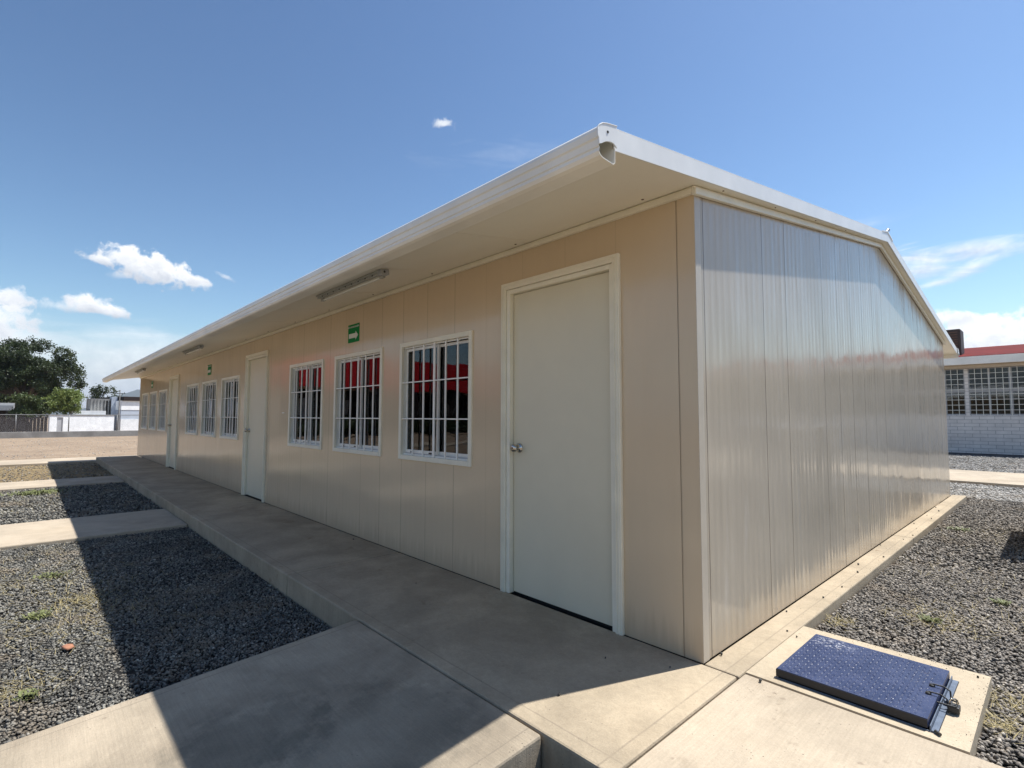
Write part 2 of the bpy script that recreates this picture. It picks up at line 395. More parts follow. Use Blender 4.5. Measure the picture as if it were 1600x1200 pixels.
# ------------------------------------------------------------------ mesh helpers
class MB:
    def __init__(s): s.v = []; s.f = []
    def add(s, vs_, fs_):
        n = len(s.v); s.v += [tuple(p) for p in vs_]; s.f += [tuple(i + n for i in q) for q in fs_]; return s
    def box(s, x0, x1, y0, y1, z0, z1):
        return s.add([(x0, y0, z0), (x1, y0, z0), (x1, y1, z0), (x0, y1, z0), (x0, y0, z1), (x1, y0, z1), (x1, y1, z1), (x0, y1, z1)],
                     [(0, 3, 2, 1), (4, 5, 6, 7), (0, 1, 5, 4), (1, 2, 6, 5), (2, 3, 7, 6), (3, 0, 4, 7)])
    def hexa(s, p):   # 8 points, bottom 4 then top 4
        return s.add(p, [(0, 3, 2, 1), (4, 5, 6, 7), (0, 1, 5, 4), (1, 2, 6, 5), (2, 3, 7, 6), (3, 0, 4, 7)])
    def prism_x(s, prof, x0, x1):   # closed (y, z) profile along x
        n = len(prof); s.add([(x0, y, z) for y, z in prof] + [(x1, y, z) for y, z in prof],
                             [tuple(range(n))[::-1], tuple(range(n, 2 * n))] + [(i, (i + 1) % n, n + (i + 1) % n, n + i) for i in range(n)])
        return s
    def tube(s, a, b, r, n=10, r2=None, cap=True):
        a, b = Vector(a), Vector(b); r2 = r if r2 is None else r2
        d = (b - a).normalized(); u = d.orthogonal().normalized(); w = d.cross(u)
        c = [(math.cos(2 * math.pi * i / n), math.sin(2 * math.pi * i / n)) for i in range(n)]
        vs_ = [a + (u * x + w * y) * r for x, y in c] + [b + (u * x + w * y) * r2 for x, y in c]
        fs_ = [(i, (i + 1) % n, n + (i + 1) % n, n + i) for i in range(n)]
        if cap: fs_ += [tuple(range(n))[::-1], tuple(range(n, 2 * n))]
        return s.add(vs_, fs_)
    def path(s, pts, r, n=8):
        for p, q in zip(pts, pts[1:]): s.tube(p, q, r, n)
        return s
    def lathe(s, c, axis, prof, n=20):   # prof: (distance along axis, radius)
        c = Vector(c); d = Vector(axis).normalized(); u = d.orthogonal().normalized(); w = d.cross(u)
        vs_ = []
        for (h, r) in prof:
            for i in range(n):
                t = 2 * math.pi * i / n; vs_.append(c + d * h + (u * math.cos(t) + w * math.sin(t)) * r)
        fs_ = [(k * n + i, k * n + (i + 1) % n, (k + 1) * n + (i + 1) % n, (k + 1) * n + i) for k in range(len(prof) - 1) for i in range(n)]
        return s.add(vs_, fs_ + [tuple(range(n))[::-1], tuple(range((len(prof) - 1) * n, len(prof) * n))])
    def build(s, name, material, parent=None, bevel=0.0, smooth=False, seg=2):
        me = bpy.data.meshes.new(name); me.from_pydata(s.v, [], s.f); me.update()
        bm = bmesh.new(); bm.from_mesh(me); bmesh.ops.recalc_face_normals(bm, faces=bm.faces); bm.to_mesh(me); bm.free()
        me.materials.append(M[material])
        o = bpy.data.objects.new(name, me); COL.objects.link(o)
        if parent is not None: o.parent = parent
        if smooth:
            for p in me.polygons: p.use_smooth = True
        if bevel:
            b = o.modifiers.new('bevel', 'BEVEL'); b.width = bevel; b.segments = seg; b.limit_method = 'ANGLE'; b.angle_limit = R(40)
        return o


def tag(o, label=None, cat=None, group=None, kind=None):
    if label: o['label'] = label
    if cat: o['category'] = cat
    if group: o['group'] = group
    if kind: o['kind'] = kind
    return o


def empty(name, loc=(0, 0, 0)):
    o = bpy.data.objects.new(name, None); COL.objects.link(o); o.location = loc; o.empty_display_size = .2; return o


def children(o): return [c for c in bpy.data.objects if c.parent is o]


def copy_tree(o, parent=None):
    kids = children(o)
    c = o.copy(); COL.objects.link(c)
    if parent is not None: c.parent = parent
    for k in kids: copy_tree(k, c)
    return c


def np_mesh(name, V, F, material, tone=None, parent=None):
    """V (n,3), F (m,k) arrays"""
    me = bpy.data.meshes.new(name); k = F.shape[1]
    me.vertices.add(len(V)); me.vertices.foreach_set('co', V.astype(np.float32).ravel())
    me.loops.add(F.size); me.loops.foreach_set('vertex_index', F.astype(np.int32).ravel())
    me.polygons.add(len(F)); me.polygons.foreach_set('loop_start', np.arange(0, F.size, k, dtype=np.int32))
    me.update(calc_edges=True)
    if tone is not None:
        at = me.attributes.new('tone', 'FLOAT', 'POINT'); at.data.foreach_set('value', tone.astype(np.float32))
    me.materials.append(M[material])
    o = bpy.data.objects.new(name, me); COL.objects.link(o)
    if parent is not None: o.parent = parent
    return o


# ------------------------------------------------------------------ ground and paving
ZL, ZR = -.155, -.065           # gravel level in front of / beside the building


def build_ground():
    xs = [-4400, -1500, -300, -80, -45, -30, -20.2, -19.6, -10, 0, .1, 3, 20, 80, 400, 3000, 4400]
    ys = [-4400, -1500, -300, -60, -20, -6, -1.2, -.90, -.6, 0, 8.2, 12, 18, 30, 80, 400, 3000, 4400]
    def h(x, y):
        if x >= .1 and y >= -.6: return ZR - .02
        if x < -19.9: return -.15
        return ZL - .02
    m = MB(); V_ = [(x, y, h(x, y)) for y in ys for x in xs]; n = len(xs)
    F_ = [(j * n + i, j * n + i + 1, (j + 1) * n + i + 1, (j + 1) * n + i) for j in range(len(ys) - 1) for i in range(n - 1)]
    m.add(V_, F_); tag(m.build('ground', 'dirt'), kind='structure')


build_ground()


def bed(name, x0, x1, y0, y1, z, material):
    nx, ny = max(2, int((x1 - x0) / .15)), max(2, int((y1 - y0) / .15))
    X, Y = np.meshgrid(np.linspace(x0, x1, nx), np.linspace(y0, y1, ny))
    Z = z + .006 * np.sin(X * 2.3 + 1) * np.cos(Y * 2.9) + .004 * rng.standard_normal(X.shape)
    V_ = np.stack([X.ravel(), Y.ravel(), Z.ravel()], 1)
    j, i = np.meshgrid(np.arange(ny - 1), np.arange(nx - 1), indexing='ij')
    a_ = (j * nx + i).ravel(); F_ = np.stack([a_, a_ + 1, a_ + nx + 1, a_ + nx], 1)
    return tag(np_mesh(name, V_, F_, material), kind='structure')


bed('gravel_bed', -6.12, -1.66, -6.5, -.96, ZL - .006, 'bed_soil')
bed('gravel_bed', -11.8, -7.58, -6.5, -.96, ZL - .006, 'bed_soil')
bed('grass_bed', -18.2, -13.15, -6.5, -.96, ZL - .006, 'straw_soil')
bed('gravel_bed', .18, 6.0, .0, 8.6, ZR - .006, 'bed_soil')
bed('gravel_bed', -30, .18, 8.3, 20.2, ZR - .008, 'pale_soil')
bed('gravel_bed', .18, 14, 8.6, 20.2, ZR - .003, 'pale_soil')
bed('gravel_bed', -.14, 4.0, -5, -.98, ZL - .006, 'bed_soil')

# icosahedron template for crushed stone
_t = (1 + 5 ** .5) / 2
ICO = np.array([(-1, _t, 0), (1, _t, 0), (-1, -_t, 0), (1, -_t, 0), (0, -1, _t), (0, 1, _t), (0, -1, -_t), (0, 1, -_t), (_t, 0, -1), (_t, 0, 1), (-_t, 0, -1), (-_t, 0, 1)]) / math.hypot(1, _t)
ICOF = np.array([(0, 11, 5), (0, 5, 1), (0, 1, 7), (0, 7, 10), (0, 10, 11), (1, 5, 9), (5, 11, 4), (11, 10, 2), (10, 7, 6), (7, 1, 8), (3, 9, 4), (3, 4, 2), (3, 2, 6), (3, 6, 8), (3, 8, 9), (4, 9, 5), (2, 4, 11), (6, 2, 10), (8, 6, 7), (9, 8, 1)])


def rot_mats(n):
    q = rng.standard_normal((n, 4)); q /= np.linalg.norm(q, axis=1)[:, None]; w, x, y, z = q.T
    return np.stack([1 - 2 * (y * y + z * z), 2 * (x * y - z * w), 2 * (x * z + y * w), 2 * (x * y + z * w), 1 - 2 * (x * x + z * z), 2 * (y * z - x * w),
                     2 * (x * z - y * w), 2 * (y * z + x * w), 1 - 2 * (x * x + y * y)], 1).reshape(n, 3, 3)


def stones(name, pts, size, zlev, material, bright=0.0):
    n = len(pts)
    L = size[:, None, None] * (ICO[None] * rng.uniform(.62, 1.25, (n, 12, 1))) * rng.uniform(.55, 1.0, (n, 1, 3))
    V_ = np.einsum('nij,nkj->nki', rot_mats(n), L); V_[:, :, 2] *= .85
    base = np.column_stack([pts, zlev + size * rng.uniform(-.5, .9, n)])
    V_ = V_ + base[:, None, :]
    F_ = ICOF[None] + (np.arange(n) * 12)[:, None, None]
    tone = np.clip(rng.beta(2.0, 2.6, n) + bright, 0, 1)
    return np_mesh(name, V_.reshape(-1, 3), F_.reshape(-1, 3), material, np.repeat(tone, 12))


def scatter(x0, x1, y0, y1, dens, keep=None):
    n = int((x1 - x0) * (y1 - y0) * dens); p = np.column_stack([rng.uniform(x0, x1, n), rng.uniform(y0, y1, n)])
    return p if keep is None else p[keep(p)]


def sizes(n, lo, hi): return lo + (hi - lo) * rng.beta(1.6, 3.0, n)


p = scatter(-3.6, -1.66, -3.0, -.98, 8500); s1 = stones('gravel', p, sizes(len(p), .005, .014), ZL, 'stone_grey')
tag(s1, 'dark crushed grey gravel in the bed nearest the ramp', 'gravel', kind='stuff')
p = scatter(-6.1, -3.6, -3.4, -.98, 5000); s2 = stones('gravel', p, sizes(len(p), .006, .016), ZL, 'stone_grey')
tag(s2, 'dark crushed grey gravel between the ramp and the nearer crossing path', 'gravel', kind='stuff')
p = scatter(-11.78, -7.58, -3.8, -.98, 1300); s3 = stones('gravel', p, sizes(len(p), .011, .028), ZL, 'stone_grey')
tag(s3, 'grey gravel with green weeds between the two crossing paths', 'gravel', kind='stuff')
p = scatter(-18, -13.15, -4.5, -.98, 120); s3 = stones('gravel', p, sizes(len(p), .012, .03), ZL, 'stone_brown')
tag(s3, 'sparse stones in the farthest straw-covered bed', 'gravel', kind='stuff')
p = np.concatenate([scatter(-6.1, -1.68, -6.4, -3.0, 900), scatter(-11.78, -7.6, -6.4, -3.8, 500)]); s8 = stones('gravel', p, sizes(len(p), .014, .032), ZL, 'stone_grey')
tag(s8, 'crushed grey gravel of the two nearer beds outside the frame', 'gravel', kind='stuff')
p = np.concatenate([scatter(1.7, 5.9, .07, 3.2, 900), scatter(2.2, 5.9, 3.2, 8.5, 500)]); s9 = stones('gravel', p, sizes(len(p), .014, .03), ZR, 'stone_brown'); 
tag(s9, 'brown grey gravel to the right of the picture edge', 'gravel', kind='stuff')
nopad = lambda q: ~((q[:, 0] < .975) & (q[:, 1] < .865))
p = scatter(.185, 1.7, .07, 3.2, 7000, nopad); s4 = stones('gravel', p, sizes(len(p), .006, .0165), ZR, 'stone_brown', .05)
tag(s4, 'brown grey crushed gravel around the concrete pad of the hatch', 'gravel', kind='stuff')
p = scatter(.185, 2.2, 3.2, 9.5, 2300); s5 = stones('gravel', p, sizes(len(p), .009, .022), ZR, 'stone_brown', .05)
tag(s5, 'brown grey crushed gravel along the far half of the gable wall', 'gravel', kind='stuff')
p = scatter(-1.5, 3, 8.3, 10.5, 2200); p = np.concatenate([p, scatter(-3, 4, 13.2, 20.2, 500)]); s6 = stones('gravel', p, sizes(len(p), .012, .035), ZR, 'stone_pale', .0)
tag(s6, 'pale gravel on both sides of the white path beyond the gable wall', 'gravel', kind='stuff')


p = scatter(-41.5, -20.3, -8, 7, 9); s7 = stones('field_stones', p, sizes(len(p), .010, .035), -.15, 'stone_pale')
tag(s7, 'small pale stones scattered over the bare dirt field', 'stones', kind='stuff')


def straw(name, spots, label, n_per=90):
    V_, F_ = [], []
    for (cx, cy, z, rad, n) in spots:
        for _ in range(n):
            x = cx + random.gauss(0, rad); y = cy + random.gauss(0, rad); a_ = random.uniform(0, 6.28); l = random.uniform(.03, .12)
            t_ = random.uniform(.0, .5); dx, dy, dz = math.cos(a_) * l, math.sin(a_) * l, l * t_; w_ = .0012
            k = len(V_); V_ += [(x - dy / l * w_, y + dx / l * w_, z + .008), (x + dy / l * w_, y - dx / l * w_, z + .008), (x + dx, y + dy, z + .012 + dz)]
            F_.append((k, k + 1, k + 2))
    o = np_mesh(name, np.array(V_), np.array(F_), 'straw'); tag(o, label, 'dry grass', kind='stuff')


straw('dry_grass', [(-3.3, -2.25, ZL, .30, 500), (-4.4, -2.35, ZL, .4, 800), (-3.7, -2.1, ZL, .12, 250), (-2.3, -2.45, ZL, .10, 180), (-3.6, -1.9, ZL, .3, 120), (-5.5, -2.6, ZL, .4, 300), (-9.5, -2.4, ZL, .8, 900), (-10.8, -2.0, ZL, .8, 900), (-2.7, -1.5, ZL, .5, 60)], 'dry straw-coloured grass scattered over the gravel left of the shadow')
straw('dry_grass', [(-15.5, -2.6, ZL, 1.6, 6000), (-15.5, -1.6, ZL, 1.4, 2500)], 'dense dry golden grass in the farthest bed beside the walkway')
straw('dry_grass', [(.64, 1.7, ZR, .14, 260), (.25, 1.25, ZR, .05, 90), (.9, 2.1, ZR, .2, 120), (1.06, .75, ZR, .06, 110), (1.05, .5, ZR, .05, 120), (.5, 3, ZR, .3, 120), (.8, 5.0, ZR, .3, 150)], 'dry yellow grass in the gravel beside the blue hatch')


def slabs(name, rects, material, bevel=.008):
    m = MB()
    for r_ in rects: m.box(*r_)
    return tag(m.build(name, material, bevel=bevel), kind='structure')


# raised walkway under the eaves: slabs about three metres long with open joints
rects = []; edges = [.172, -2.82, -5.96, -8.95, -11.93, -14.9, -18.1]
for a_, b_ in zip(edges, edges[1:]): rects.append((b_ + .004, a_ - .004, -.972, -.004 if a_ < .1 else -.004, -.45, 0))
slabs('walkway', rects, 'concrete_walk', .010)
slabs('gable_apron', [(0.004, .172, .004, 4.05, -.45, -.0015), (0.004, .172, 4.056, 8.12, -.45, -.0015)], 'concrete_walk', .008)
# sidewalk on the right, its far edge parallel to the front wall
slabs('sidewalk', [(.178, 3.2, -1.25, .058, -.30, -.003), (3.208, 6.2, -1.25, .058, -.30, -.003)], 'concrete_side', .006)
# concrete pad round the hatch, built around the hole
slabs('hatch_pad', [(.178, .30, .066, .856, -.30, .0), (.30, .8765, .066, .112, -.30, .0), (.30, .8765, .69, .856, -.30, .0), (.8765, .971, .066, .856, -.30, .0)], 'concrete_pad', .0)


def ramp():
    m = MB(); x0, x1, s = -1.672, -.150, -.062
    for (ya, yb) in ((-.980, -4.4),):
        za, zb = -.0035, -.0035 + s * (ya - yb)
        m.hexa([(x0, yb, -.6), (x1, yb, -.6), (x1, ya, -.6), (x0, ya, -.6), (x0, yb, zb), (x1, yb, zb), (x1, ya, za), (x0, ya, za)])
    tag(m.build('ramp', 'concrete_ramp', bevel=.010), kind='structure')


ramp()
slabs('crossing_path', [(-7.58, -6.12, -6.5, -.976, -.4, -.118)], 'concrete_side', .012)
slabs('crossing_path', [(-13.15, -11.80, -6.5, -.976, -.4, -.118)], 'concrete_side', .012)
slabs('crossing_path', [(-20.0, -18.104, -30, -.5, -.4, -.105), (-20.0, -18.2, -.49, 12, -.4, -.105)], 'concrete_side', .012)
slabs('far_path', [(-40, 40, 10.5, 13.2, -.4, .005), ], 'concrete_side', .012)
slabs('drain_shade_strip', [(-40, 40, 20.2, 21.99, -.4, -.055)], 'concrete_shade', .01)  # dark strip along the block, shade painted in by its material

# ------------------------------------------------------------------ the classroom building
L, W, H, SL = -18.07, 8.0, 2.345, .16
RY = 4.0
SOF = lambda y: (2.387 + SL * y) if y <= RY else (2.387 + SL * (8.0 - y))
building = tag(empty('classroom_building', (0, 0, 0)), 'long beige prefabricated panel building with white low gabled roof, barred windows and three doors', 'building')
PIT = 5.966
doors = [(-1.458 - PIT * k, -.452 - PIT * k) for k in range(3)]
wins = [(a_ - PIT * k, b_ - PIT * k) for k in range(3) for a_, b_ in ((-2.853, -1.805), (-4.228, -3.176), (-5.575, -4.535))]
WB, WT = .820, 1.860


def front_wall():
    m = MB(); ops = sorted([(a_ + .02, b_ - .02, 0, 2.12) for a_, b_ in doors] + [(a_ + .03, b_ - .03, WB + .03, WT - .03) for a_, b_ in wins])
    x = L
    for (a_, b_, z0, z1) in ops:
        m.box(x, a_, 0, .10, 0, H)
        if z0 > 0: m.box(a_, b_, 0, .10, 0, z0)
        m.box(a_, b_, 0, .10, z1, H); x = b_
    m.box(x, -.101, 0, .10, 0, H)
    bm = bmesh.new(); me = bpy.data.meshes.new('front_wall'); me.from_pydata(m.v, [], m.f)
    bm.from_mesh(me); bmesh.ops.remove_doubles(bm, verts=bm.verts, dist=1e-5)
    # drop the inner faces between neighbouring boxes
    seen = {}
    for f in bm.faces: seen.setdefault(tuple(round(c, 4) for c in f.calc_center_median()), []).append(f)
    bmesh.ops.delete(bm, geom=[f for fs in seen.values() if len(fs) > 1 for f in fs], context='FACES')
    bmesh.ops.recalc_face_normals(bm, faces=bm.faces); bm.to_mesh(me); bm.free()
    me.materials.append(M['front_panel']); o = bpy.data.objects.new('front_wall', me); COL.objects.link(o); o.parent = building


front_wall()


def gable(x0, x1, name):
    pts = [(.005, 0), (W, 0), (W, SOF(W) - .004), (RY, SOF(RY) - .004), (.005, SOF(0) - .004)]
    m = MB(); m.prism_x([(y, z) for y, z in pts], x0, x1); return m.build(name, 'gable_panel', building)


gable(-.10, 0.0, 'gable_wall'); gable(L - .002, L + .10, 'gable_wall')
MB().box(L + .1, -.1, W - .1, W, 0, H).build('back_wall', 'front_panel', building)
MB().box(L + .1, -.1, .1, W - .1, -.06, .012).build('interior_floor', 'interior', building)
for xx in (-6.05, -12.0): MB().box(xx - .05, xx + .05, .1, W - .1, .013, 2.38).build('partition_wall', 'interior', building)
# corner trims, both proud of the wall
c = MB(); c.box(0.0, .004, 0.001, .062, 0.0, 2.378); c.build('corner_trim', 'corner_strip', building, bevel=.0015)
MB().box(-.0985, .0030, 0.0, .0008, 0.0, H).build('corner_panel', 'front_panel', building)
c = MB(); c.box(L - .006, L, -.0, .06, 0.0, 2.378); c.build('corner_trim', 'corner_strip', building, bevel=.0015)
# white cornice where wall meets soffit
t_ = MB(); t_.box(L - .03, .004, -.026, -.0005, 2.343, 2.374); t_.box(L - .03, .004, -.016, -.001, 2.374, 2.384)
t_.build('wall_cornice', 'trim', building, bevel=.003)
t_ = MB()
for ya, yb in ((-.026, RY), (RY, W)):
    pa, pb = SOF(ya) - .002, SOF(yb) - .002
    for (w_, top, bot) in ((.028, .012, .048), (.018, .0, .013)):
        xa = .0045
        t_.hexa([(xa, ya, pa - bot), (w_, ya, pa - bot), (w_, yb, pb - bot), (xa, yb, pb - bot), (xa, ya, pa - top), (w_, ya, pa - top), (w_, yb, pb - top), (xa, yb, pb - top)])
t_.build('gable_cornice', 'trim', building, bevel=.003)

# roof: two slopes of sandwich panel, the underside is the soffit
GX, EY, TH = .075, -.80, .078


def roof_half(s):
    yo, yr = (EY, RY) if s > 0 else (8 - EY, RY)
    m = MB(); za, zr = SOF(yo), SOF(yr)
    x = L - GX; step = 1.0
    xs = [x]
    while xs[-1] < GX - .3: xs.append(min(xs[-1] + step, GX))
    if xs[-1] < GX: xs[-1] = GX
    for i, (a_, b_) in enumerate(zip(xs, xs[1:])):
        g = .0025
        m.hexa([(a_ + g, yo, za), (b_ - g, yo, za), (b_ - g, yr, zr), (a_ + g, yr, zr), (a_ + g, yo, za + TH), (b_ - g, yo, za + TH), (b_ - g, yr, zr + TH), (a_ + g, yr, zr + TH)])
    m.build('roof_panel', 'white_panel', building)
    # top skin closes the joints
    m = MB(); u0 = .002
    m.hexa([(L - GX, yo, za + TH + .001), (GX, yo, za + TH + .001), (GX, yr, zr + TH + .001), (L - GX, yr, zr + TH + .001), (L - GX, yo, za + TH + .006), (GX, yo, za + TH + .006), (GX, yr, zr + TH + .006), (L - GX, yr, zr + TH + .006)])
    k = L + .3
    while k < 0:     # standing ribs
        m.hexa([(k, yo, za + TH + .007), (k + .03, yo, za + TH + .007), (k + .03, yr, zr + TH + .007), (k, yr, zr + TH + .007), (k + .006, yo, za + TH + .03), (k + .024, yo, za + TH + .03), (k + .024, yr, zr + TH + .03), (k + .006, yr, zr + TH + .03)]); k += 1.0
    m.build('roof', 'roof_white', building)


roof_half(1); roof_half(-1)


def barge():
    """white folded flashing capping the gable edge of both slopes"""
    for xo, sg in ((GX, 1), (L - GX, -1)):
        m = MB()
        for (ya, yb) in ((EY - .0, RY), (RY, 8 - EY)):
            A, B = SOF(ya), SOF(yb); x0, x1 = sorted((xo + sg * .001, xo + sg * .007)); i0, i1 = sorted((xo - sg * .07, xo + sg * .007))
            m.hexa([(x0, ya, A - .004), (x1, ya, A - .004), (x1, yb, B - .004), (x0, yb, B - .004), (x0, ya, A + TH + .008), (x1, ya, A + TH + .008), (x1, yb, B + TH + .008), (x0, yb, B + TH + .008)])
            m.hexa([(i0, ya, A + TH + .0085), (i1, ya, A + TH + .0085), (i1, yb, B + TH + .0085), (i0, yb, B + TH + .0085), (i0, ya, A + TH + .0125), (i1, ya, A + TH + .0125), (i1, yb, B + TH + .0125), (i0, yb, B + TH + .0125)])
        m.build('barge_flashing', 'roof_white', building, bevel=.0012)


barge()
zt = SOF(RY) + TH
m = MB(); m.prism_x([(RY - .22, zt - .026), (RY, zt + .018), (RY + .22, zt - .026), (RY + .22, zt - .014), (RY, zt + .034), (RY - .22, zt - .014)], L - GX - .01, GX + .012)
m.build('ridge_cap', 'roof_white', building)
MB().tube((.05, RY + .05, zt + .02), (.07, RY + .10, zt + .075), .02, 10).build('ridge_end_fold', 'galv', building)
# soffit screws
for k in range(18):
    MB().lathe((-.25 - k * 1.0, -.08, SOF(-.08) + .001), (0, 0, -1), [(0, .009), (.003, .008), (.005, .004)], 8).build('soffit_screw', 'rust', building)
for yy in (.25, 1.0, 1.8, 2.6): MB().lathe((.045, yy, SOF(yy) + .001), (0, 0, -1), [(0, .006), (.004, .004)], 8).build('soffit_screw', 'rust', building)


def gutter(side):
    P = [(-.800, 2.262), (-.800, 2.203), (-.812, 2.192), (-.880, 2.196), (-.897, 2.202), (-.907, 2.216), (-.903, 2.232), (-.908, 2.236), (-.910, 2.262), (-.916, 2.268), (-.9175, 2.292), (-.912, 2.306), (-.895, 2.322), (-.865, 2.334), (-.80, 2.348)]
    th = .003
    # offset inwards for thickness
    Q = []
    for i, (y, z) in enumerate(P):
        a_ = Vector(P[max(i - 1, 0)]); b_ = Vector(P[min(i + 1, len(P) - 1)]); d = (b_ - a_).normalized(); n_ = Vector((d.y, -d.x))
        Q.append((y + n_.x * th, z + n_.y * th))
    # check the offset points inwards (towards +y at the front face)
    if Q[8][0] < P[8][0]: Q = [(2 * y - q, 2 * z - r_) for (y, z), (q, r_) in zip(P, Q)]
    f = (lambda y: y) if side > 0 else (lambda y: 8 - y)
    segs = []; x = L - GX - .03
    cuts = [x, -11.6, -5.9, GX + .012]
    m = MB()
    for a_, b_ in zip(cuts, cuts[1:]):
        n = len(P); a2, b2 = a_ + .001, b_ - .001
        ring = [(f(y), z) for y, z in P] + [(f(y), z) for y, z in Q[::-1]]
        N = len(ring); V_ = [(a2, y, z) for y, z in ring] + [(b2, y, z) for y, z in ring]
        F_ = [(i, (i + 1) % N, N + (i + 1) % N, N + i) for i in range(N)]
        for i in range(n - 1):
            F_ += [(i, N - 1 - i, N - 2 - i, i + 1), (N + i, N + i + 1, 2 * N - 2 - i, 2 * N - 1 - i)]
        m.add(V_, F_)
    for c_ in cuts[1:-1]:   # joint sleeves
        ring = [(f(y + (-.002 if y < -.85 else 0)), z + (-.002 if z < 2.21 else 0.001)) for y, z in P[1:]]
        V_ = [(c_ - .02, y, z) for y, z in ring] + [(c_ + .02, y, z) for y, z in ring]; N = len(ring)
        m.add(V_, [(i, i + 1, N + i + 1, N + i) for i in range(N - 1)])
    g = m.build('gutter', 'gutter', building)
    for xe, sg in ((GX + .0125, 1), (L - GX - .0305, -1)):
        cap = [(-.797, 2.352), (-.797, 2.262), (-.806, 2.268), (-.822, 2.274), (-.845, 2.272), (-.872, 2.262), (-.900, 2.244), (-.912, 2.240), (-.914, 2.262), (-.920, 2.268), (-.922, 2.296), (-.914, 2.312), (-.892, 2.328), (-.862, 2.338)]
        x0, x1 = sorted((xe, xe + sg * .006)); mc = MB(); mc.prism_x([(f(y), z) for y, z in cap], x0, x1)
        # folded lip round the plate
        for (y, z), (y2, z2) in zip(cap[7:], cap[8:] + cap[:1]):
            mc.tube((x1 if sg > 0 else x0, f(y), z), (x1 if sg > 0 else x0, f(y2), z2), .0022, 6)
        e_ = mc.build('end_cap', 'roof_white', g)
        MB().lathe((x1 if sg > 0 else x0, f(-.858), 2.305), (sg, 0, 0), [(0, .006), (.002, .0055), (.003, .003)], 10).build('rivet', 'dark_metal', g)


gutter(1); gutter(-1)

# doors -------------------------------------------------------------
def make_door(a_, b_):
    d = MB(); la, lb = a_ + .086, b_ - .076
    d.box(la, lb, .022, .060, .010, 2.058); door = d.build('door', 'door', building, bevel=.002)
    f = MB(); P = [(a_, b_, 2.14)]
    for (xa, xb) in ((a_, a_ + .046), (b_ - .046, b_)): f.box(xa, xb, -.024, .0, 0, 2.14)      # outer casing
    f.box(a_ + .046, b_ - .046, -.024, .0, 2.094, 2.14)
    for (xa, xb) in ((a_ + .049, a_ + .082), (b_ - .073, b_ - .049)): f.box(xa, xb, -.014, .075, 0, 2.091)   # jamb
    f.box(a_ + .082, b_ - .073, -.014, .075, 2.062, 2.091)
    for (xa, xb) in ((a_ + .010, a_ + .018), (a_ + .030, a_ + .036), (b_ - .018, b_ - .010), (b_ - .036, b_ - .030)): f.box(xa, xb, -.029, -.0245, .0, 2.11)
    f.box(a_ + .018, b_ - .018, -.029, -.0245, 2.118, 2.126)
    f.build('door_frame', 'trim', door, bevel=.003)
    MB().box(la - .02, lb + .02, .062, .075, .004, 2.07).build('door_stop', 'dark', door)
    MB().box(la - .003, lb + .003, .030, .07, -.006, .008).build('threshold', 'dark', door)
    k = MB(); kx, kz = la + .058, .985
    k.lathe((kx, .0215, kz), (0, -1, 0), [(0, .033), (.004, .033), (.008, .027), (.010, .014), (.032, .012), (.036, .020), (.046, .027), (.058, .027), (.066, .021), (.068, .008)], 24)
    k.build('knob', 'chrome', door, smooth=True)
    MB().lathe((kx, -.047, kz), (0, -1, 0), [(0, .007), (.0015, .006)], 12).build('keyhole', 'dark_metal', door)
    for hz in (.25, 1.05, 1.85): MB().tube((lb + .0035, .014, hz - .045), (lb + .0035, .014, hz + .045), .005, 8).build('hinge', 'galv', door)
    return door


d0 = make_door(*doors[0])
for k in (1, 2):
    c_ = copy_tree(d0, building); c_.location.x -= PIT * k

# windows -----------------------------------------------------------
def make_window(a_, b_):
    w_ = MB(); t = .040
    w_.box(a_, a_ + t, -.014, .012, WB, WT); w_.box(b_ - t, b_, -.014, .012, WB, WT)
    w_.box(a_ + t, b_ - t, -.014, .012, WT - t, WT); w_.box(a_ + t, b_ - t, -.016, .012, WB, WB + t)
    win = w_.build('window', 'trim', building, bevel=.003)
    ia, ib, z0, z1 = a_ + t, b_ - t, WB + t, WT - t
    rv = MB()      # reveal lining
    rv.box(ia - .006, ia, .013, .09, z0, z1); rv.box(ib, ib + .006, .013, .09, z0, z1)
    rv.box(ia, ib, .013, .09, z1, z1 + .006); rv.box(ia, ib, .013, .09, z0 - .006, z0)
    rv.build('reveal', 'white_paint', win)
    gr = MB(); n = 6
    for i in range(1, n):
        x = ia + (ib - ia) * i / n; hw = .012 if i == 3 else .0072
        gr.box(x - hw, x + hw, .004, .015, z0 + .0, z1)
    for zf in (.333, .667):
        zz = z0 + (z1 - z0) * zf; gr.box(ia + .001, ib - .001, -.003, .0035, zz - .005, zz + .005)
    gr.box(ia, ib, .0155, .024, z0, z0 + .012); gr.box(ia, ib, .0155, .024, z1 - .012, z1)
    gr.build('security_grille', 'window_white', win, bevel=.001)
    # two sliding sashes
    mid = (ia + ib) / 2
    for (xa, xb, y) in ((ia + .002, mid + .018, .036), (mid - .018, ib - .002, .058)):
        s = MB(); q = .022
        s.box(xa, xa + q, y, y + .02, z0 + .016, z1 - .012); s.box(xb - q, xb, y, y + .02, z0 + .016, z1 - .012)
        s.box(xa + q, xb - q, y, y + .02, z1 - .036, z1 - .012); s.box(xa + q, xb - q, y, y + .02, z0 + .016, z0 + .046)
        sa = s.build('sash', 'window_white', win, bevel=.0015)
        MB().box(xa + q, xb - q, y + .008, y + .012, z0 + .046, z1 - .036).build('pane', 'glass', sa)
    tr = MB(); tr.box(ia, ib, .0345, .0355, z0, z0 + .020); tr.box(ia, ib, .0355, .085, z0, z0 + .010); 
    tr.build('sash_track', 'alu', win)
    for lx in (ia + .10, mid - .10): MB().box(lx, lx + .035, .028, .0355, z0 + .021, z0 + .034).build('latch', 'dark_metal', win)
    return win


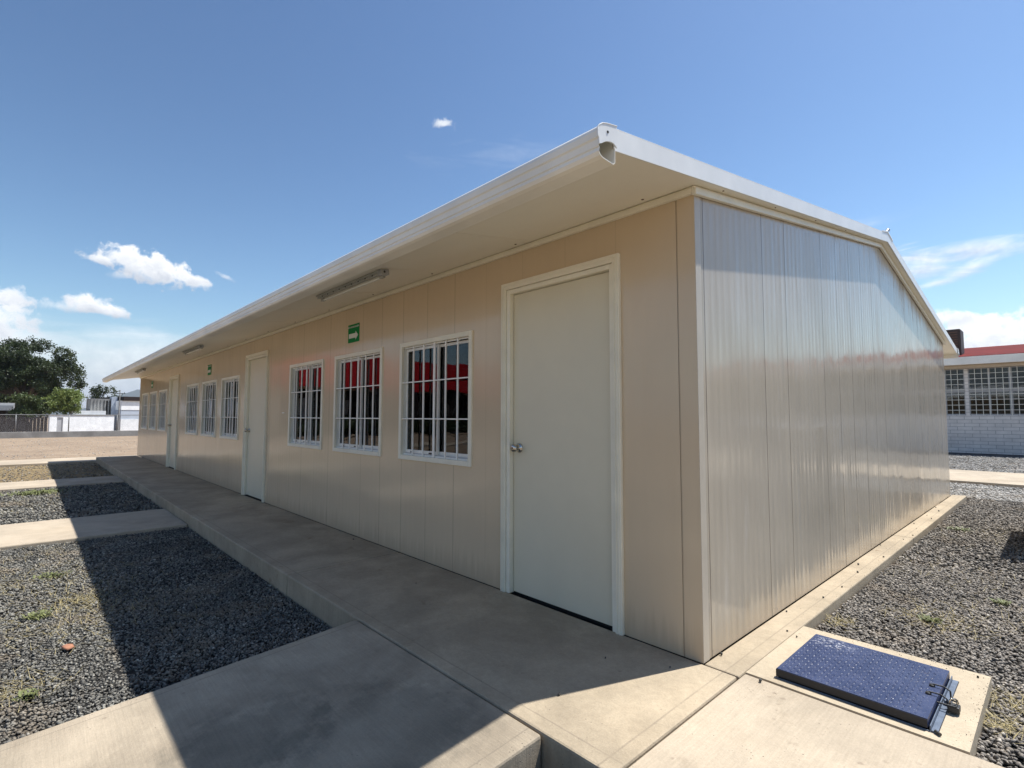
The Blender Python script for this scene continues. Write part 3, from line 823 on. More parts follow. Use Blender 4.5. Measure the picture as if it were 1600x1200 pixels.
w0 = [make_window(*wins[i]) for i in range(3)]
for k in (1, 2):
    for o in w0:
        c_ = copy_tree(o, building); c_.location.x -= PIT * k

# wall screws, small conduit clip marks
m = MB()
for xx in (-5.79,): m.box(xx - .035, xx + .035, -.006, -.0005, 1.238, 1.250)
m.build('wall_clip', 'white_paint', building)


# ------------------------------------------------------------------ fluorescent lights under the eaves
def make_light():
    root = empty('fluorescent_light')
    b = MB(); ln = 1.13                                       # local: x 0..ln, hangs below z = 0
    b.box(0, ln, -.022, .022, -.030, -.001)
    b.box(0, ln, -.034, -.022, -.014, -.001)
    b.build('housing', 'lamp_body', root, bevel=.003)
    for i in range(9): MB().box(.10 + i * .115, .118 + i * .115, -.0235, -.0222, -.027, -.017).build('vent_slot', 'dark_metal', root)
    for x0 in (0.004, ln - .055):
        MB().box(x0, x0 + .05, .006, .034, -.055, -.0305).build('lamp_holder', 'lamp_body', root, bevel=.004)
    e_ = MB(); e_.box(ln + .0005, ln + .055, -.036, .036, -.044, -.001); e_.build('junction_box', 'galv', root, bevel=.006)
    MB().lathe((ln + .0555, -.005, -.022), (1, 0, 0), [(0, .009), (.001, .008)], 12).build('knockout_hole', 'dark_metal', root)
    MB().tube((.05, .020, -.044), (ln - .052, .020, -.044), .010, 14).build('tube', 'tube', root, smooth=False)
    return root


lt = make_light(); yL = -.57
spots = [(-3.33, 'long fluorescent fixture under the eaves, nearest of the three, above the nearest group of windows'),
         (-8.95, 'fluorescent fixture under the eaves above the middle group of windows'),
         (-14.35, 'farthest small fluorescent fixture under the eaves at the far end of the wall')]
for i, (x, lb) in enumerate(spots):
    o = lt if i == 0 else copy_tree(lt)
    o.location = (x, yL, SOF(yL) - .001); o.rotation_euler = (math.atan(SL), 0, 0)
    tag(o, lb, 'ceiling light', 'fluorescent lights under the eaves')


# ------------------------------------------------------------------ evacuation route signs
def text_mesh(body, size, name, material, parent, loc):
    cu = bpy.data.curves.new(name, 'FONT'); cu.body = body; cu.size = size; cu.align_x = 'CENTER'; cu.extrude = .0004
    cu.offset = .0006
    to = bpy.data.objects.new(name + '_curve', cu); COL.objects.link(to)
    me = bpy.data.meshes.new_from_object(to.evaluated_get(bpy.context.evaluated_depsgraph_get()))
    bpy.data.objects.remove(to); me.name = name
    me.materials.clear(); me.materials.append(M[material])
    o = bpy.data.objects.new(name, me); COL.objects.link(o); o.parent = parent
    o.location = loc; o.rotation_euler = (R(90), 0, 0); return o


def make_sign():
    root = empty('evacuation_sign'); w2, h2 = .125, .093
    MB().box(-w2, w2, -.005, -.0005, -h2 * 1.0, h2 * 1.06).build('board', 'green', root, bevel=.001)
    bpy.context.view_layer.update()
    text_mesh('RUTA DE EVACUACIÓN', .0235, 'lettering', 'sign_white', root, (0, -.0062, .062))
    a_ = MB(); y0, y1 = -.0075, -.0055
    P = [(-.100, -.048), (.050, -.048), (.050, -.070), (.106, -.024), (.050, .022), (.050, .000), (-.100, .000)]
    n = len(P); a_.add([(x, y0, z) for x, z in P] + [(x, y1, z) for x, z in P], [tuple(range(n)), tuple(range(n, 2 * n))[::-1]] + [(i, (i + 1) % n, n + (i + 1) % n, n + i) for i in range(n)])
    a_.build('arrow', 'sign_white', root)
    return root


sg = make_sign()
for i, (x, lb) in enumerate([(-3.80, 'green evacuation sign with white arrow above the middle window of the nearest group'),
                             (-9.73, 'green evacuation sign above the middle group of windows'),
                             (-15.94, 'tiny green evacuation sign above the farthest group of windows')]):
    o = sg if i == 0 else copy_tree(sg)
    o.location = (x, 0, 2.068); tag(o, lb, 'sign', 'evacuation signs on the front wall')


# ------------------------------------------------------------------ blue hatch
hatch = tag(empty('hatch_cover', (.30, .12, 0)), 'worn blue checker plate hatch cover with padlock on the concrete pad', 'hatch')


def hatch_parts():
    x0, x1, y0, y1 = .297, .845, .122, .676; zt = .042
    m = MB(); m.box(x0, x1, y0, y1, zt - .033, zt)
    # raised tread lugs
    p_ = .0205; nx, ny = int((x1 - x0 - .02) / p_), int((y1 - y0 - .02) / p_)
    for i in range(nx):
        for j in range(ny):
            cx = x0 + .016 + i * p_ + random.gauss(0, .0006); cy = y0 + .016 + j * p_ + random.gauss(0, .0006); a_ = R(45) if (i + j) % 2 else R(-45)
            wear = max(.35, min(1.1, random.gauss(.85, .25)))
            ux, uy = math.cos(a_), math.sin(a_); l, w_ = .0085 * wear, .0026 * wear; z = zt + .0001; h = zt + .0017 * wear
            b_ = [(cx + ux * l, cy + uy * l, z), (cx - uy * w_, cy + ux * w_, z), (cx - ux * l, cy - uy * l, z), (cx + uy * w_, cy - ux * w_, z),
                  (cx + ux * l * .45, cy + uy * l * .45, h), (cx - ux * l * .45, cy - uy * l * .45, h)]
            m.add(b_, [(0, 1, 4), (1, 5, 4), (1, 2, 5), (2, 3, 5), (3, 4, 5), (3, 0, 4)])
    rim = MB().box(x0 + .001, x1 - .001, y0 - .003, y0 - .0005, zt - .033, zt - .003)  # sheets over the front and left lid sides with painted-in shade
    rim.box(x0 - .003, x0 - .0005, y0 - .003, y1, zt - .033, zt - .003); o = rim.build('rim', 'navy_shade', hatch); o.location = (-.30, -.12, 0)
    lid = m.build('lid', 'blue', hatch, bevel=.0); lid.location = (-.30, -.12, 0)
    f = MB(); f.box(x1 + .010, x1 + .030, y0 - .003, y1 + .003, -.02, .006); f.box(x1 + .006, x1 + .0095, y0 - .003, y1 + .003, -.01, .022)
    f.box(x0 - .01, x1 + .010, y0 - .008, y0 - .003, -.02, .004)
    o = f.build('angle_frame', 'steel_blue', hatch, bevel=.001); o.location = (-.30, -.12, 0)
    d = MB(); d.box(x0 + .005, x1 - .005, y0 + .005, y1 - .005, -.12, .0035); o = d.build('shaft', 'dark', hatch); o.location = (-.30, -.12, 0)
    hs = MB(); yh = .40
    for dy in (-.045, .045):        # two hasp staples bent over the rim
        a_ = yh + dy
        hs.path([(x1 - .030, a_, zt - .002), (x1 - .028, a_, zt + .010), (x1 + .010, a_, zt + .012), (x1 + .030, a_, zt + .002), (x1 + .032, a_ - .004, .012)], .0032, 8)
        hs.lathe((x1 - .030, a_, zt), (0, 0, 1), [(0, .011), (.006, .010), (.009, .006)], 12)
    hs.path([(x1 + .002, yh - .075, .032), (x1 + .06, yh - .075, .034), (x1 + .062, yh - .02, .032), (x1 + .036, yh - .005, .03)], .0035, 8)
    o = hs.build('hasp', 'dark_metal', hatch); o.location = (-.30, -.12, 0)
    o = MB().box(x1 + .016, x1 + .040, yh - .02, yh + .02, .006, .026).build('lock_plate', 'steel_blue', hatch, bevel=.003); o.location = (-.30, -.12, 0)
    return x1, yh


hx, hy = hatch_parts()
pl = tag(empty('padlock', (hx + .052, hy - .052, .014)), 'small dark padlock hanging on the hasp of the blue hatch', 'padlock')
b = MB(); b.box(-.019, .019, -.022, .022, -.008, .018); b.build('lock_body', 'dark_metal', pl, bevel=.004)
s = MB(); s.path([(-.012, -.010, .016), (-.012, -.010, .034), (-.006, -.008, .042), (.004, .002, .042), (.010, .010, .034), (.010, .010, .016)], .0035, 8); s.build('shackle', 'chrome', pl)
st = MB(); st.tube((.80, .0, .002), (.845, .09, .008), .004, 8)
o = MB().tube((.868, .118, .009), (.885, .104, .008), .006, 8).build('bolt', 'dark_metal'); tag(o, 'small dark bolt at the front corner of the blue hatch frame', 'bolt')

# ------------------------------------------------------------------ pebbles and debris
peb = []
def pebble(x, y, z, r_, label, group=None, material='stone_grey'):
    V_ = ICO * rng.uniform(.75, 1.2, (12, 1)) * r_ * rng.uniform(.7, 1.1, (1, 3)); V_ = V_ @ rot_mats(1)[0].T
    V_[:, 2] -= V_[:, 2].min(); V_ += np.array([x, y, z])
    o = np_mesh('pebble', V_, ICOF, material, np.full(12, rng.uniform(.0, .35))); return tag(o, label, 'pebble', group)


pebble(.022, .150, 0, .009, 'dark pebble on the pale slab touching the gable wall near the front corner')
pebble(-.284, -.733, 0, .008, 'dark pebble on the walkway exactly on the roof shadow edge')
pebble(-.355, -.307, 0, .005, 'tiny pebble in the shade of the walkway in front of the first door')
pebble(-.085, -.16, 0, .006, 'tiny dark pebble in the shade just in front of the building corner')
pebble(.259, .027, -.003, .009, 'flat dark chip on the sidewalk by the corner of the hatch pad')
pebble(.206, .66, 0, .006, 'dark chip on the hatch pad behind the blue lid')
pebble(.930, .800, 0, .006, 'dark chip at the far right corner of the hatch pad')
pebble(-1.979, -.368, 0, .006, 'small stone on the shaded walkway left of the first door')
pebble(-3.532, -.090, 0, .010, 'stone on the shaded walkway against the wall below the windows')
ORD = ['second', 'third', 'fourth', 'fifth', 'sixth', 'seventh', 'eighth', 'ninth', 'tenth', 'eleventh', 'twelfth', 'thirteenth', 'fourteenth', 'fifteenth', 'sixteenth', 'seventeenth']
for i, od in enumerate(ORD):
    y = .095 + .389 * (i + .5) + random.uniform(-.1, .1) + .389; side = random.random() < .5
    x = random.uniform(.018, .06) if side else random.uniform(.10, .155)
    pebble(x, y, -.0015, random.uniform(.005, .010), f"small dark stone on the pale slab {'against' if side else 'opposite'} the {od} gable panel", 'stones on the slab beside the gable wall')
V_ = ICO * np.array([.055, .032, .010]) * rng.uniform(.75, 1.15, (12, 1)) + np.array([-2.741, -2.232, ZL + .022])
M['brick'] = plain('brick_red', (.42, .19, .11), .9, .25, 30, .2)
o = np_mesh('brick_chip', V_, ICOF, 'brick'); tag(o, 'orange red flake of brick lying on the sunlit gravel', 'brick piece')


# stray gravel along the joints and edges of the paving
def edge_scatter(n, x0, x1, y0, y1, side, spread):
    x = rng.uniform(x0, x1, n); y = rng.uniform(y0, y1, n); d = rng.exponential(spread, n)
    if side == 'x+': x = x1 - d
    if side == 'x-': x = x0 + d
    if side == 'y-': y = y0 + d
    if side == 'y+': y = y1 - d
    return np.column_stack([x, y])


for args, z_, lb in (((260, .05, .172, .9, 8.0, 'x+', .035), 0.0, 'fine grit spilled from the gravel onto the slab of the gable wall'),
                     ((90, .2, .97, .70, .856, 'y+', .03), 0.0, 'fine grit on the back rim of the hatch pad'),
                     ((60, .90, .971, .07, .85, 'x+', .02), 0.0, 'fine grit on the outer rim of the hatch pad'),
                     ((120, -7.5, -6.1, -4, -1, 'x+', .10), -.118, 'fine grit on the nearer crossing path'),
                     ((160, -16, -.2, -.06, -.01, 'y+', .02), 0.0, 'grit and dust specks gathered at the foot of the front wall')):
    pts = edge_scatter(*args); n = len(pts)
    pts = pts[(pts[:, 0] > args[1]) & (pts[:, 0] < args[2]) & (pts[:, 1] > args[3]) & (pts[:, 1] < args[4])]
    g_ = stones('grit', pts, rng.uniform(.0008, .0028, len(pts)), z_ + .0012, 'stone_brown'); tag(g_, lb, 'grit', kind='stuff')

# ------------------------------------------------------------------ weeds
def weed(x, y, z, rad, n, label, material='weed', hgt=.05):
    V_, F_ = [], []
    for _ in range(n):
        bx, by = x + random.gauss(0, rad * .38), y + random.gauss(0, rad * .38); a_ = random.uniform(0, 6.28); l = random.uniform(.4, 1.0) * hgt
        w_ = l * .13; dx, dy = math.cos(a_), math.sin(a_); k = len(V_)
        V_ += [(bx, by, z), (bx + dx * l * .5 - dy * w_, by + dy * l * .5 + dx * w_, z + l * .55), (bx + dx * l * .95, by + dy * l * .95, z + l * .62), (bx + dx * l * .5 + dy * w_, by + dy * l * .5 - dx * w_, z + l * .55)]
        F_.append((k, k + 1, k + 2, k + 3))
    V_ = np.array(V_); V_[:, :3] -= np.array([x, y, z]); o = np_mesh('weed_tuft', V_, np.array(F_), material); o.location = (x, y, z)
    tag(o, label, 'weed')


weed(.635, 1.66, ZR + .004, .055, 90, 'green weed in a dry patch of gravel just behind the blue hatch')
weed(.91, 2.391, ZR + .004, .05, 60, 'small green weed in the gravel at the right edge, beyond the hatch')
weed(.40, 5.2, ZR + .004, .13, 120, 'low green weed patch in the gravel close to the far end of the gable wall')
weed(-3.496, -2.347, ZL + .004, .09, 130, 'yellow green weed on the sunlit gravel left of the roof shadow')
weed(-11.0, -2.3, ZL + .004, .42, 900, 'wide green weed patch on the gravel between the crossing paths', hgt=.07)
weed(-2.187, -2.40, ZL + .004, .05, 60, 'pale weed tuft in the gravel beside the ramp at the left edge')
weed(-4.6, -2.25, ZL + .004, .12, 120, 'thin yellowish weed on the gravel below the nearer crossing path')

# ------------------------------------------------------------------ unseen box added beyond the right edge to cast a shadow on the gravel
cb = tag(empty('shadow_caster_box', (1.0, 4.4, ZR)), 'unseen grey box added just beyond the right edge to cast a shadow on the gravel', 'shadow caster')
MB().box(.02, .55, 0, 1.62, .06, 1.12).build('casing', 'grey_paint', cb, bevel=.01)
MB().box(.0, .57, -.02, 1.64, 1.12, 1.15).build('top', 'grey_paint', cb, bevel=.005)
MB().box(.05, .52, .03, 1.59, -.02, .06).build('plinth', 'concrete_old', cb)
m = MB(); m.box(.008, .02, .06, .78, .12, 1.06); m.build('caster_panel', 'grey_paint', cb, bevel=.003)
m = MB(); m.box(.008, .02, .82, 1.56, .12, 1.06); m.build('caster_panel', 'grey_paint', cb, bevel=.003)

# ------------------------------------------------------------------ school block beyond the gable (right)
blk = tag(empty('school_block', (0, 22, 0)), 'white block classroom building with red roof and gridded windows behind the gable wall', 'building')
X0, X1 = -24.0, 26.0; mod = 3.36
m = MB(); m.box(X0, X1, 0, .2, -.06, 1.28); m.box(X0, X1, 0, .2, 2.98, 3.05)
x = -1.092 - 3.36 * 6
px = []
while x < X1: px.append(x); x += mod
for a_ in px: m.box(a_ - .05, a_ + .05, -.0, .2, 1.28, 2.98)
m.build('wall', 'block', blk)
MB().box(X0, X1, .21, 7.0, -.06, .0).build('floor', 'interior', blk)
MB().box(X0, X1, 6.8, 7.0, .0, 3.05).build('back_wall', 'interior', blk)
for xe in (X0, X1 - .2): MB().box(xe, xe + .2, .2, 6.8, .0, 3.05).build('side_wall', 'block', blk)
MB().box(X0 - .4, X1 + .4, -.45, 7.4, 3.052, 3.10).build('eave_soffit', 'tan', blk)
MB().box(X0 - .4, X1 + .4, -.52, -.452, 3.06, 3.33).build('fascia', 'pale_fascia', blk, bevel=.01)
MB().box(X0 - .2, X1 + .2, -.30, -.02, 2.94, 3.05).build('beam', 'tan', blk)
m = MB(); m.hexa([(X0 - .4, -.45, 3.101), (X1 + .4, -.45, 3.101), (X1 + .4, 7.4, 3.101), (X0 - .4, 7.4, 3.101), (X0 - .4, -.40, 3.36), (X1 + .4, -.40, 3.36), (X1 + .4, 3.6, 4.05), (X0 - .4, 3.6, 4.05)])
m.hexa([(X0 - .4, 3.601, 3.101), (X1 + .4, 3.601, 3.101), (X1 + .4, 7.4, 3.101), (X0 - .4, 7.4, 3.101), (X0 - .4, 3.601, 4.05), (X1 + .4, 3.601, 4.05), (X1 + .4, 7.4, 3.4), (X0 - .4, 7.4, 3.4)])
m.build('roof', 'red_roof', blk)
first = None
for a_, b_ in zip(px, px[1:]):
    if first is None:
        lo, hi = a_ + .05, b_ - .05; f = MB(); sub = (hi - lo) / 6
        for i in range(7):
            x = lo + i * sub; hw = .045 if i in (2, 4) else .03
            f.box(max(lo, x - hw), min(hi, x + hw), .05, .09, 1.28, 2.98)
        f.box(lo, hi, .045, .095, 2.10, 2.20); f.box(lo, hi, .045, .095, 1.28, 1.33); f.box(lo, hi, .045, .095, 2.92, 2.98)
        f = f.build('window', 'grey_paint', blk)
        g = MB(); n = 18
        for i in range(1, n): g.box(lo + (hi - lo) * i / n - .008, lo + (hi - lo) * i / n + .008, -.02, -.004, 1.28, 2.97)
        for k in range(1, 9): zz = 1.28 + 1.7 * k / 9.2; g.box(lo, hi, -.034, -.0205, zz - .008, zz + .008)
        g.build('window_grille', 'white_paint', f)
        MB().box(lo, hi, .066, .070, 1.33, 2.92).build('pane', 'glass', f)
        cu = MB(); cu.box(lo + .9, lo + 1.5, .35, .38, 1.2, 2.15); cu.box(lo + 1.75, lo + 2.2, .35, .38, 1.2, 2.15); cu.build('curtain', 'teal', f)
        first = (f, a_)
    else:
        o = copy_tree(first[0], blk); o.location.x = a_ - first[1]
cool = tag(empty('evaporative_cooler', (-1.62, 22.2, 3.36)), 'dark evaporative cooler box on the red roof of the block building', 'rooftop cooler')
MB().box(-.45, .42, 0, .9, .12, 1.08).build('casing', 'brown_duct', cool, bevel=.04)
m = MB()
for k in range(9): m.box(-.38, .33, -.012, .0, .22 + k * .09, .26 + k * .09)
m.build('louvre', 'rust', cool)
m = MB()
for (xx, yy) in ((-.4, .05), (.33, .05), (-.4, .8), (.33, .8)): m.box(xx, xx + .05, yy, yy + .05, -.1, .12)
m.build('stand', 'galv', cool)

# ------------------------------------------------------------------ block with the red fascia, seen mirrored in the windows
rb = tag(empty('red_fascia_block', (-32, -9, 0)), 'classroom block with broad red fascia over a dark arcade, beyond the left edge', 'building')
MB().box(-.3, .0, -30, 0, 3.15, 5.35).build('fascia', 'red_paint', rb)
MB().box(-9, -.3, -30, 0, 5.0, 5.25).build('roof', 'roof_white', rb)
MB().box(-9, -.3, -30, 0, 3.15, 3.3).build('arcade_ceiling', 'tan', rb)
MB().box(-3.2, -3.0, -30, 0, 0, 3.15).build('back_wall', 'dark_brown', rb)
MB().box(-9, -3.2, -30, 0, 0, 3.1).build('rooms', 'tan', rb)
m = None
for k in range(10):
    MB().box(-.35, -.05, -.35 - k * 3.2, -.05 - k * 3.2, -.15, 3.15).build('column', 'dark_brown', rb, bevel=.02)
    if k < 9: MB().box(-2.995, -2.95, -2.6 - k * 3.2, -1.2 - k * 3.2, 1.2, 2.4).build('window', 'grey_paint', rb)

# ------------------------------------------------------------------ chain-link fence and low wall, far left
fx = -42.0
M['post_grey'] = plain('weathered_post', (.20, .20, .20), .6, .2, 12, 0)
lw = MB(); lw.box(fx - .12, fx + .08, -40, 30, -.30, .22); tag(lw.build('low_wall', 'concrete_old', bevel=.015), 'low grey concrete kerb wall carrying the chain-link fence', 'wall')
fence = tag(empty('chain_link_fence', (fx, 0, .22)), 'thin chain-link fence with steel posts on the far side of the dirt field', 'fence')
P0 = -.59
pm = MB(); pm.tube((0, 0, -.02), (0, 0, 1.06), .03, 10); pm.lathe((0, 0, 1.06), (0, 0, 1), [(0, .034), (.02, .03), (.035, .012)], 10)
post0 = pm.build('post', 'post_grey', fence, smooth=True); post0.location = (0, P0, 0)
for k in range(-12, 13):
    if k == 0: continue
    o = post0.copy(); COL.objects.link(o); o.parent = fence; o.location = (0, P0 + k * 2.44, 0)
MB().tube((0, -30, 1.045), (0, 29.5, 1.045), .022, 8).build('top_rail', 'post_grey', fence)
fv, ff = [], []
for s_ in (1, -1):
    y = -30.0
    while y < 29.5:
        a_, b_ = (y, 0.0), (y + s_ * 1.03, 1.03)
        k = len(fv); w_ = .0022
        fv += [(0, a_[0] - w_, a_[1]), (0, a_[0] + w_, a_[1]), (0, b_[0] + w_, b_[1]), (0, b_[0] - w_, b_[1])]
        fv += [(.004, a_[0] - w_, a_[1]), (.004, a_[0] + w_, a_[1]), (.004, b_[0] + w_, b_[1]), (.004, b_[0] - w_, b_[1])]
        ff += [(k, k + 1, k + 2, k + 3), (k + 7, k + 6, k + 5, k + 4), (k, k + 3, k + 7, k + 4), (k + 1, k + 5, k + 6, k + 2)]
        y += .085
np_mesh('wire_mesh', np.array(fv), np.array(ff), 'galv', parent=fence)

# ------------------------------------------------------------------ buildings behind the fence
w1 = tag(empty('whitewashed_wall', (-47, .0, 0)), 'whitewashed block wall with a narrow dark gateway behind the fence, left part', 'wall')
m = MB(); m.box(-.2, 0, -1.50, -1.09, -.3, 1.24); m.box(-.2, 0, -.74, 2.40, -.3, 1.235); m.box(-.2, 0, -1.09, -.74, 1.10, 1.235)
m.build('wall', 'curb_white', w1); MB().box(-.12, -.06, -1.09, -.74, -.3, 1.10).build('gate', 'grey_paint', w1)
MB().box(-.24, .04, -1.52, 2.42, 1.242, 1.28).build('coping', 'concrete_old', w1)
w1.rotation_euler.z = R(20)
h = tag(empty('white_house', (-52, 4.5, 0)), 'white flat-roofed house with bluish lower wall at the far end of the building', 'house')
MB().box(-5, 0, -1.50, 6, 1.70, 2.46).build('upper_wall', 'curb_white', h)
M['blue_grey'] = plain('pale_blue_paint', (.50, .55, .62), .8, .08, 2, .05)
MB().box(-4.9, -.03, -1.50, 6, .93, 1.698).build('middle_wall', 'blue_grey', h)
MB().box(-5, 0.02, -1.50, 6, -.3, .928).build('lower_wall', 'curb_white', h)
MB().box(-5.1, .12, -1.40, 6.2, 2.462, 2.80).build('roof', 'dark_brown', h)
h.rotation_euler.z = R(14)
g = tag(empty('grey_shed', (-53, 2.0, 0)), 'grey ribbed concrete shed with dark opening behind the whitewashed wall', 'shed')
m = MB(); m.box(-4, 0, -.85, .50, -.3, 2.62)
for k in range(6): m.box(.0, .05, -.82 + k * .22, -.72 + k * .22, 1.3, 2.58)
m.build('wall', 'concrete_old', g); MB().box(.002, .03, .02, .46, 1.30, 2.45).build('opening', 'dark', g)
MB().box(-3, .3, .50, .98, -.3, 2.80).build('pillar', 'blue_grey', g)
MB().box(-3, 1.0, -1.95, .1, 1.30, 1.62).build('parapet', 'curb_white', g)
MB().box(-3, 1.3, -2.0, .5, -.3, 1.298).build('lower_wall', 'concrete_old', g)
pp = tag(empty('utility_pole', (-51, 2.85, -.2)), 'thin utility pole beside the grey shed', 'pole')
MB().tube((0, 0, 0), (0, 0, 3.5), .05, 10, .035).build('shaft', 'concrete_old', pp)
m = MB(); m.box(-.03, .03, -.35, .35, 3.2, 3.25)
for yy in (-.3, 0, .3): m.tube((0, yy, 3.25), (0, yy, 3.34), .02, 8)
m.build('crossarm', 'dark_metal', pp)
dk = tag(empty('board_fence', (-48, -6, 0)), 'dark brown board fence behind the chain-link at the left edge', 'fence')
m = MB(); y = -12.0
while y < 4.5:
    m.box(-.05 + random.uniform(-.01, .01), 0, y, y + .17, -.3, 1.12 + random.uniform(-.05, .04)); y += .19
m.build('boards', 'dark_brown', dk)
sh = tag(empty('metal_roof_shelter', (-53, -4.6, 0)), 'low shelter with pale metal roof behind the board fence', 'shelter')
m = MB(); m.hexa([(-5, -4, 1.9), (0, -4, 1.6), (0, 1.25, 1.6), (-5, 1.25, 1.9), (-5, -4, 2.25), (0, -4, 1.98), (0, 1.25, 1.98), (-5, 1.25, 2.25)]); m.build('roof', 'galv', sh)
m = MB()
for yy in (-3.5, -1.5, .9): m.tube((-.1, yy, -.2), (-.1, yy, 1.62), .05, 8)
m.build('post', 'dark_metal', sh)
MB().box(-5, -4.6, -4, 1.2, -.3, 1.9).build('wall', 'dark_brown', sh)


# ------------------------------------------------------------------ trees
def tree(name, x, y, height, trunk_h, clumps, leafsize, n_leaf, material, label, cat, trunk_r=.28, limb_n=14):
    root = tag(empty(name, (x, y, -.2)), label, cat)
    m = MB(); top = Vector((random.uniform(-.3, .3), random.uniform(-.3, .3), trunk_h))
    m.tube((0, 0, 0), top * .5, trunk_r, 10, trunk_r * .8); m.tube(top * .5, top, trunk_r * .8, 10, trunk_r * .65)
    cl = []
    for (cx, cy, cz, r_) in clumps: cl.append((Vector((cx, cy, cz)), r_))
    for c_, r_ in cl[:limb_n]:
        mid = top.lerp(c_, .5) + Vector((random.uniform(-.3, .3), random.uniform(-.3, .3), random.uniform(-.2, .4)))
        m.tube(top, mid, trunk_r * .42, 7, trunk_r * .26); m.tube(mid, c_, trunk_r * .26, 6, trunk_r * .08)
        for _ in range(3):
            d = Vector((random.gauss(0, 1), random.gauss(0, 1), random.gauss(0, .7))).normalized() * r_ * .8
            m.tube(mid.lerp(c_, .6), c_ + d, trunk_r * .09, 5, trunk_r * .03)
    m.build('trunk', 'bark', root)
    tot = sum(r_ ** 2 for _, r_ in cl); V_, T_ = [], []
    for c_, r_ in cl:
        n = int(n_leaf * r_ * r_ / tot)
        # leaves gather on small twigs inside the clump
        tw = rng.standard_normal((max(6, n // 22), 3)); tw /= np.linalg.norm(tw, axis=1)[:, None]
        tw *= (rng.uniform(.25, 1.0, (len(tw), 1)) ** .55) * r_; tw[:, 2] *= .72
        k = rng.integers(0, len(tw), n); p_ = np.array(c_) + tw[k] + rng.normal(0, leafsize * 1.15, (n, 3))
        Rm = rot_mats(n); q = np.array([(-.5, -.32, 0), (.5, -.25, .1), (.42, .32, 0), (-.45, .28, -.1)]) * leafsize
        s_ = rng.uniform(.6, 1.3, (n, 1, 1)); V_.append((np.einsum('nij,kj->nki', Rm, q) * s_ + p_[:, None, :]).reshape(-1, 3))
        tn = np.repeat(np.clip(rng.normal(.5, .25, len(tw))[k] + rng.normal(0, .15, n), 0, 1), 4); T_.append(tn)
    V_ = np.concatenate(V_); F_ = np.arange(len(V_)).reshape(-1, 4)
    np_mesh('crown', V_, F_, material, np.concatenate(T_), root)
    return root


def blob(n, cx, cy, cz, rx, ry, rz, rmin, rmax, flat=.0):
    out = []
    while len(out) < n:
        v = np.array([random.gauss(0, 1) for _ in range(3)]); v /= np.linalg.norm(v); v *= random.uniform(.35, 1) ** .6
        if v[2] < -.55: continue
        out.append((cx + v[0] * rx, cy + v[1] * ry, cz + v[2] * rz, random.uniform(rmin, rmax)))
    return out


tree('broadleaf_tree', -62, -2.9, 8.4, 2.9, [(random.uniform(-1.5, 1.5), -1.5 + 6.2 * (i / 13) - 3.1 + random.uniform(-.3, .3), 3.6 + 2.6 * math.sin(math.pi * (i + 1.5) / 16) * random.uniform(.5, 1), random.uniform(.9, 1.4)) for i in range(14)] + blob(70, 0, 0, 5.1, 3.6, 4.1, 2.85, .55, 1.05), .12, 72000, 'leaf_dark',
     'large dark spreading broadleaf tree behind the fence at the left edge', 'tree', .38, 26)
tree('broadleaf_tree', -72, -3.6, 6, 1.4, blob(34, 0, 0, 2.7, 2.0, 5.2, 1.5, .8, 1.25), .2, 16000, 'leaf_dark',
     'low dark tree filling the gap under the large tree at the left edge', 'tree', .25, 14)
tree('broadleaf_tree', -66, -9.5, 7.5, 2.6, blob(34, 0, 0, 4.7, 3.2, 3.6, 2.6, .9, 1.4), .2, 20000, 'leaf_dark',
     'second dark tree just outside the left edge, behind the shelter', 'tree', .34, 14)
tree('broadleaf_tree', -58, -17, 8.5, 2.6, blob(40, 0, 0, 4.6, 4.5, 4.6, 3.0, 1.0, 1.6), .24, 18000, 'leaf_dark',
     'third dark tree farther outside the left edge', 'tree', .34, 14)
tree('hedge', -29.5, -20, 1.3, .3, [(random.uniform(-.2, .2), -12 + i * .62, .75 + random.uniform(-.1, .1), random.uniform(.5, .65)) for i in range(40)], .12, 14000, 'leaf_dark',
     'dark clipped hedge in front of the red fascia block, beyond the left edge', 'hedge', .05, 40)
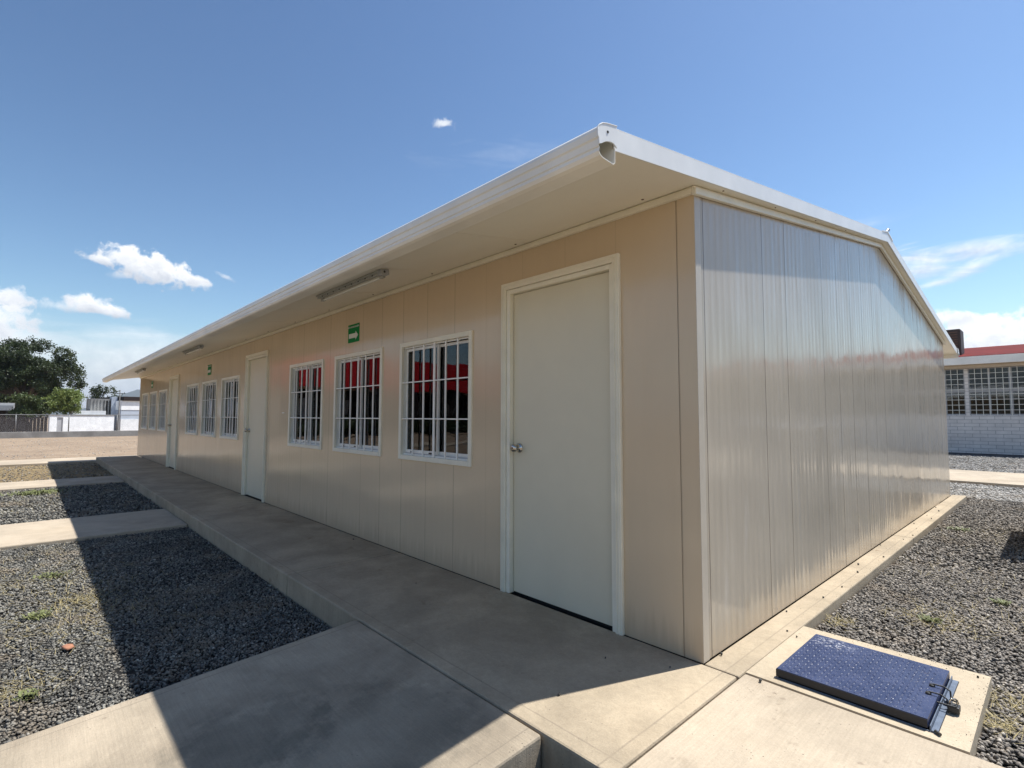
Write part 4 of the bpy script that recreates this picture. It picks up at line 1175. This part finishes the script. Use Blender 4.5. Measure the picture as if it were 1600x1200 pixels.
tree('shrub', -50, -2.55, 3.1, .6, blob(22, 0, 0, 1.9, .8, .85, 1.05, .3, .5), .09, 7000, 'leaf_mid',
     'mid green leafy shrub in front of the large dark tree', 'shrub', .08, 12)
tree('shrub', -49.5, -.55, 3.6, .7, blob(26, 0, 0, 2.4, .8, .95, 1.15, .3, .5), .085, 9000, 'leaf_light',
     'bright yellow green bushy tree behind the whitewashed wall', 'shrub', .08, 12)
tree('small_tree', -68, 3.35, 4.6, 1.6, blob(18, 0, 0, 3.3, .9, 1.15, 1.1, .35, .6), .12, 2600, 'leaf_dark',
     'sparse dark small tree between the large tree and the roof end', 'tree', .12, 12)
tree('small_tree', -120, 8.5, 5, 1.6, blob(12, 0, 0, 3.1, 2.6, 3.2, .9, .7, 1.1), .3, 1600, 'leaf_dark',
     'distant dark tree line over the white house roof', 'tree', .2, 6)


def hills():
    n = 90; V_, F_ = [], []
    for i in range(n):
        t_ = i / (n - 1); y = -400 + 2600 * t_
        hgt = 20 + 118 * math.exp(-((y - 420) / 190) ** 2) + 70 * math.exp(-((y - 900) / 300) ** 2) + 9 * math.sin(y * .031) + 6 * math.sin(y * .083)
        V_ += [(-2500, y, -2), (-2700, y, max(hgt, 4)), (-3100, y, -2)]
    for i in range(n - 1):
        k = i * 3; F_ += [(k, k + 1, k + 4, k + 3), (k + 1, k + 2, k + 5, k + 4)]
    o = np_mesh('hills', np.array(V_, float), np.array(F_), 'mountain'); tag(o, kind='structure')


hills()

# ------------------------------------------------------------------ the air
def haze():
    mt = bpy.data.materials.new('air'); mt.use_nodes = True; t = NT(mt.node_tree); t.n.remove(t.n['Principled BSDF'])
    v = t.node('ShaderNodeVolumePrincipled'); v.inputs['Color'].default_value = (.72, .80, .95, 1); v.inputs['Density'].default_value = .00018
    v.inputs['Anisotropy'].default_value = .2
    t.l.new(v.outputs[0], t.n['Material Output'].inputs['Volume']); M['air'] = mt
    o = MB().box(-4500, 4500, -4500, 4500, -4, 170).build('haze', 'air'); tag(o, kind='stuff')


haze()
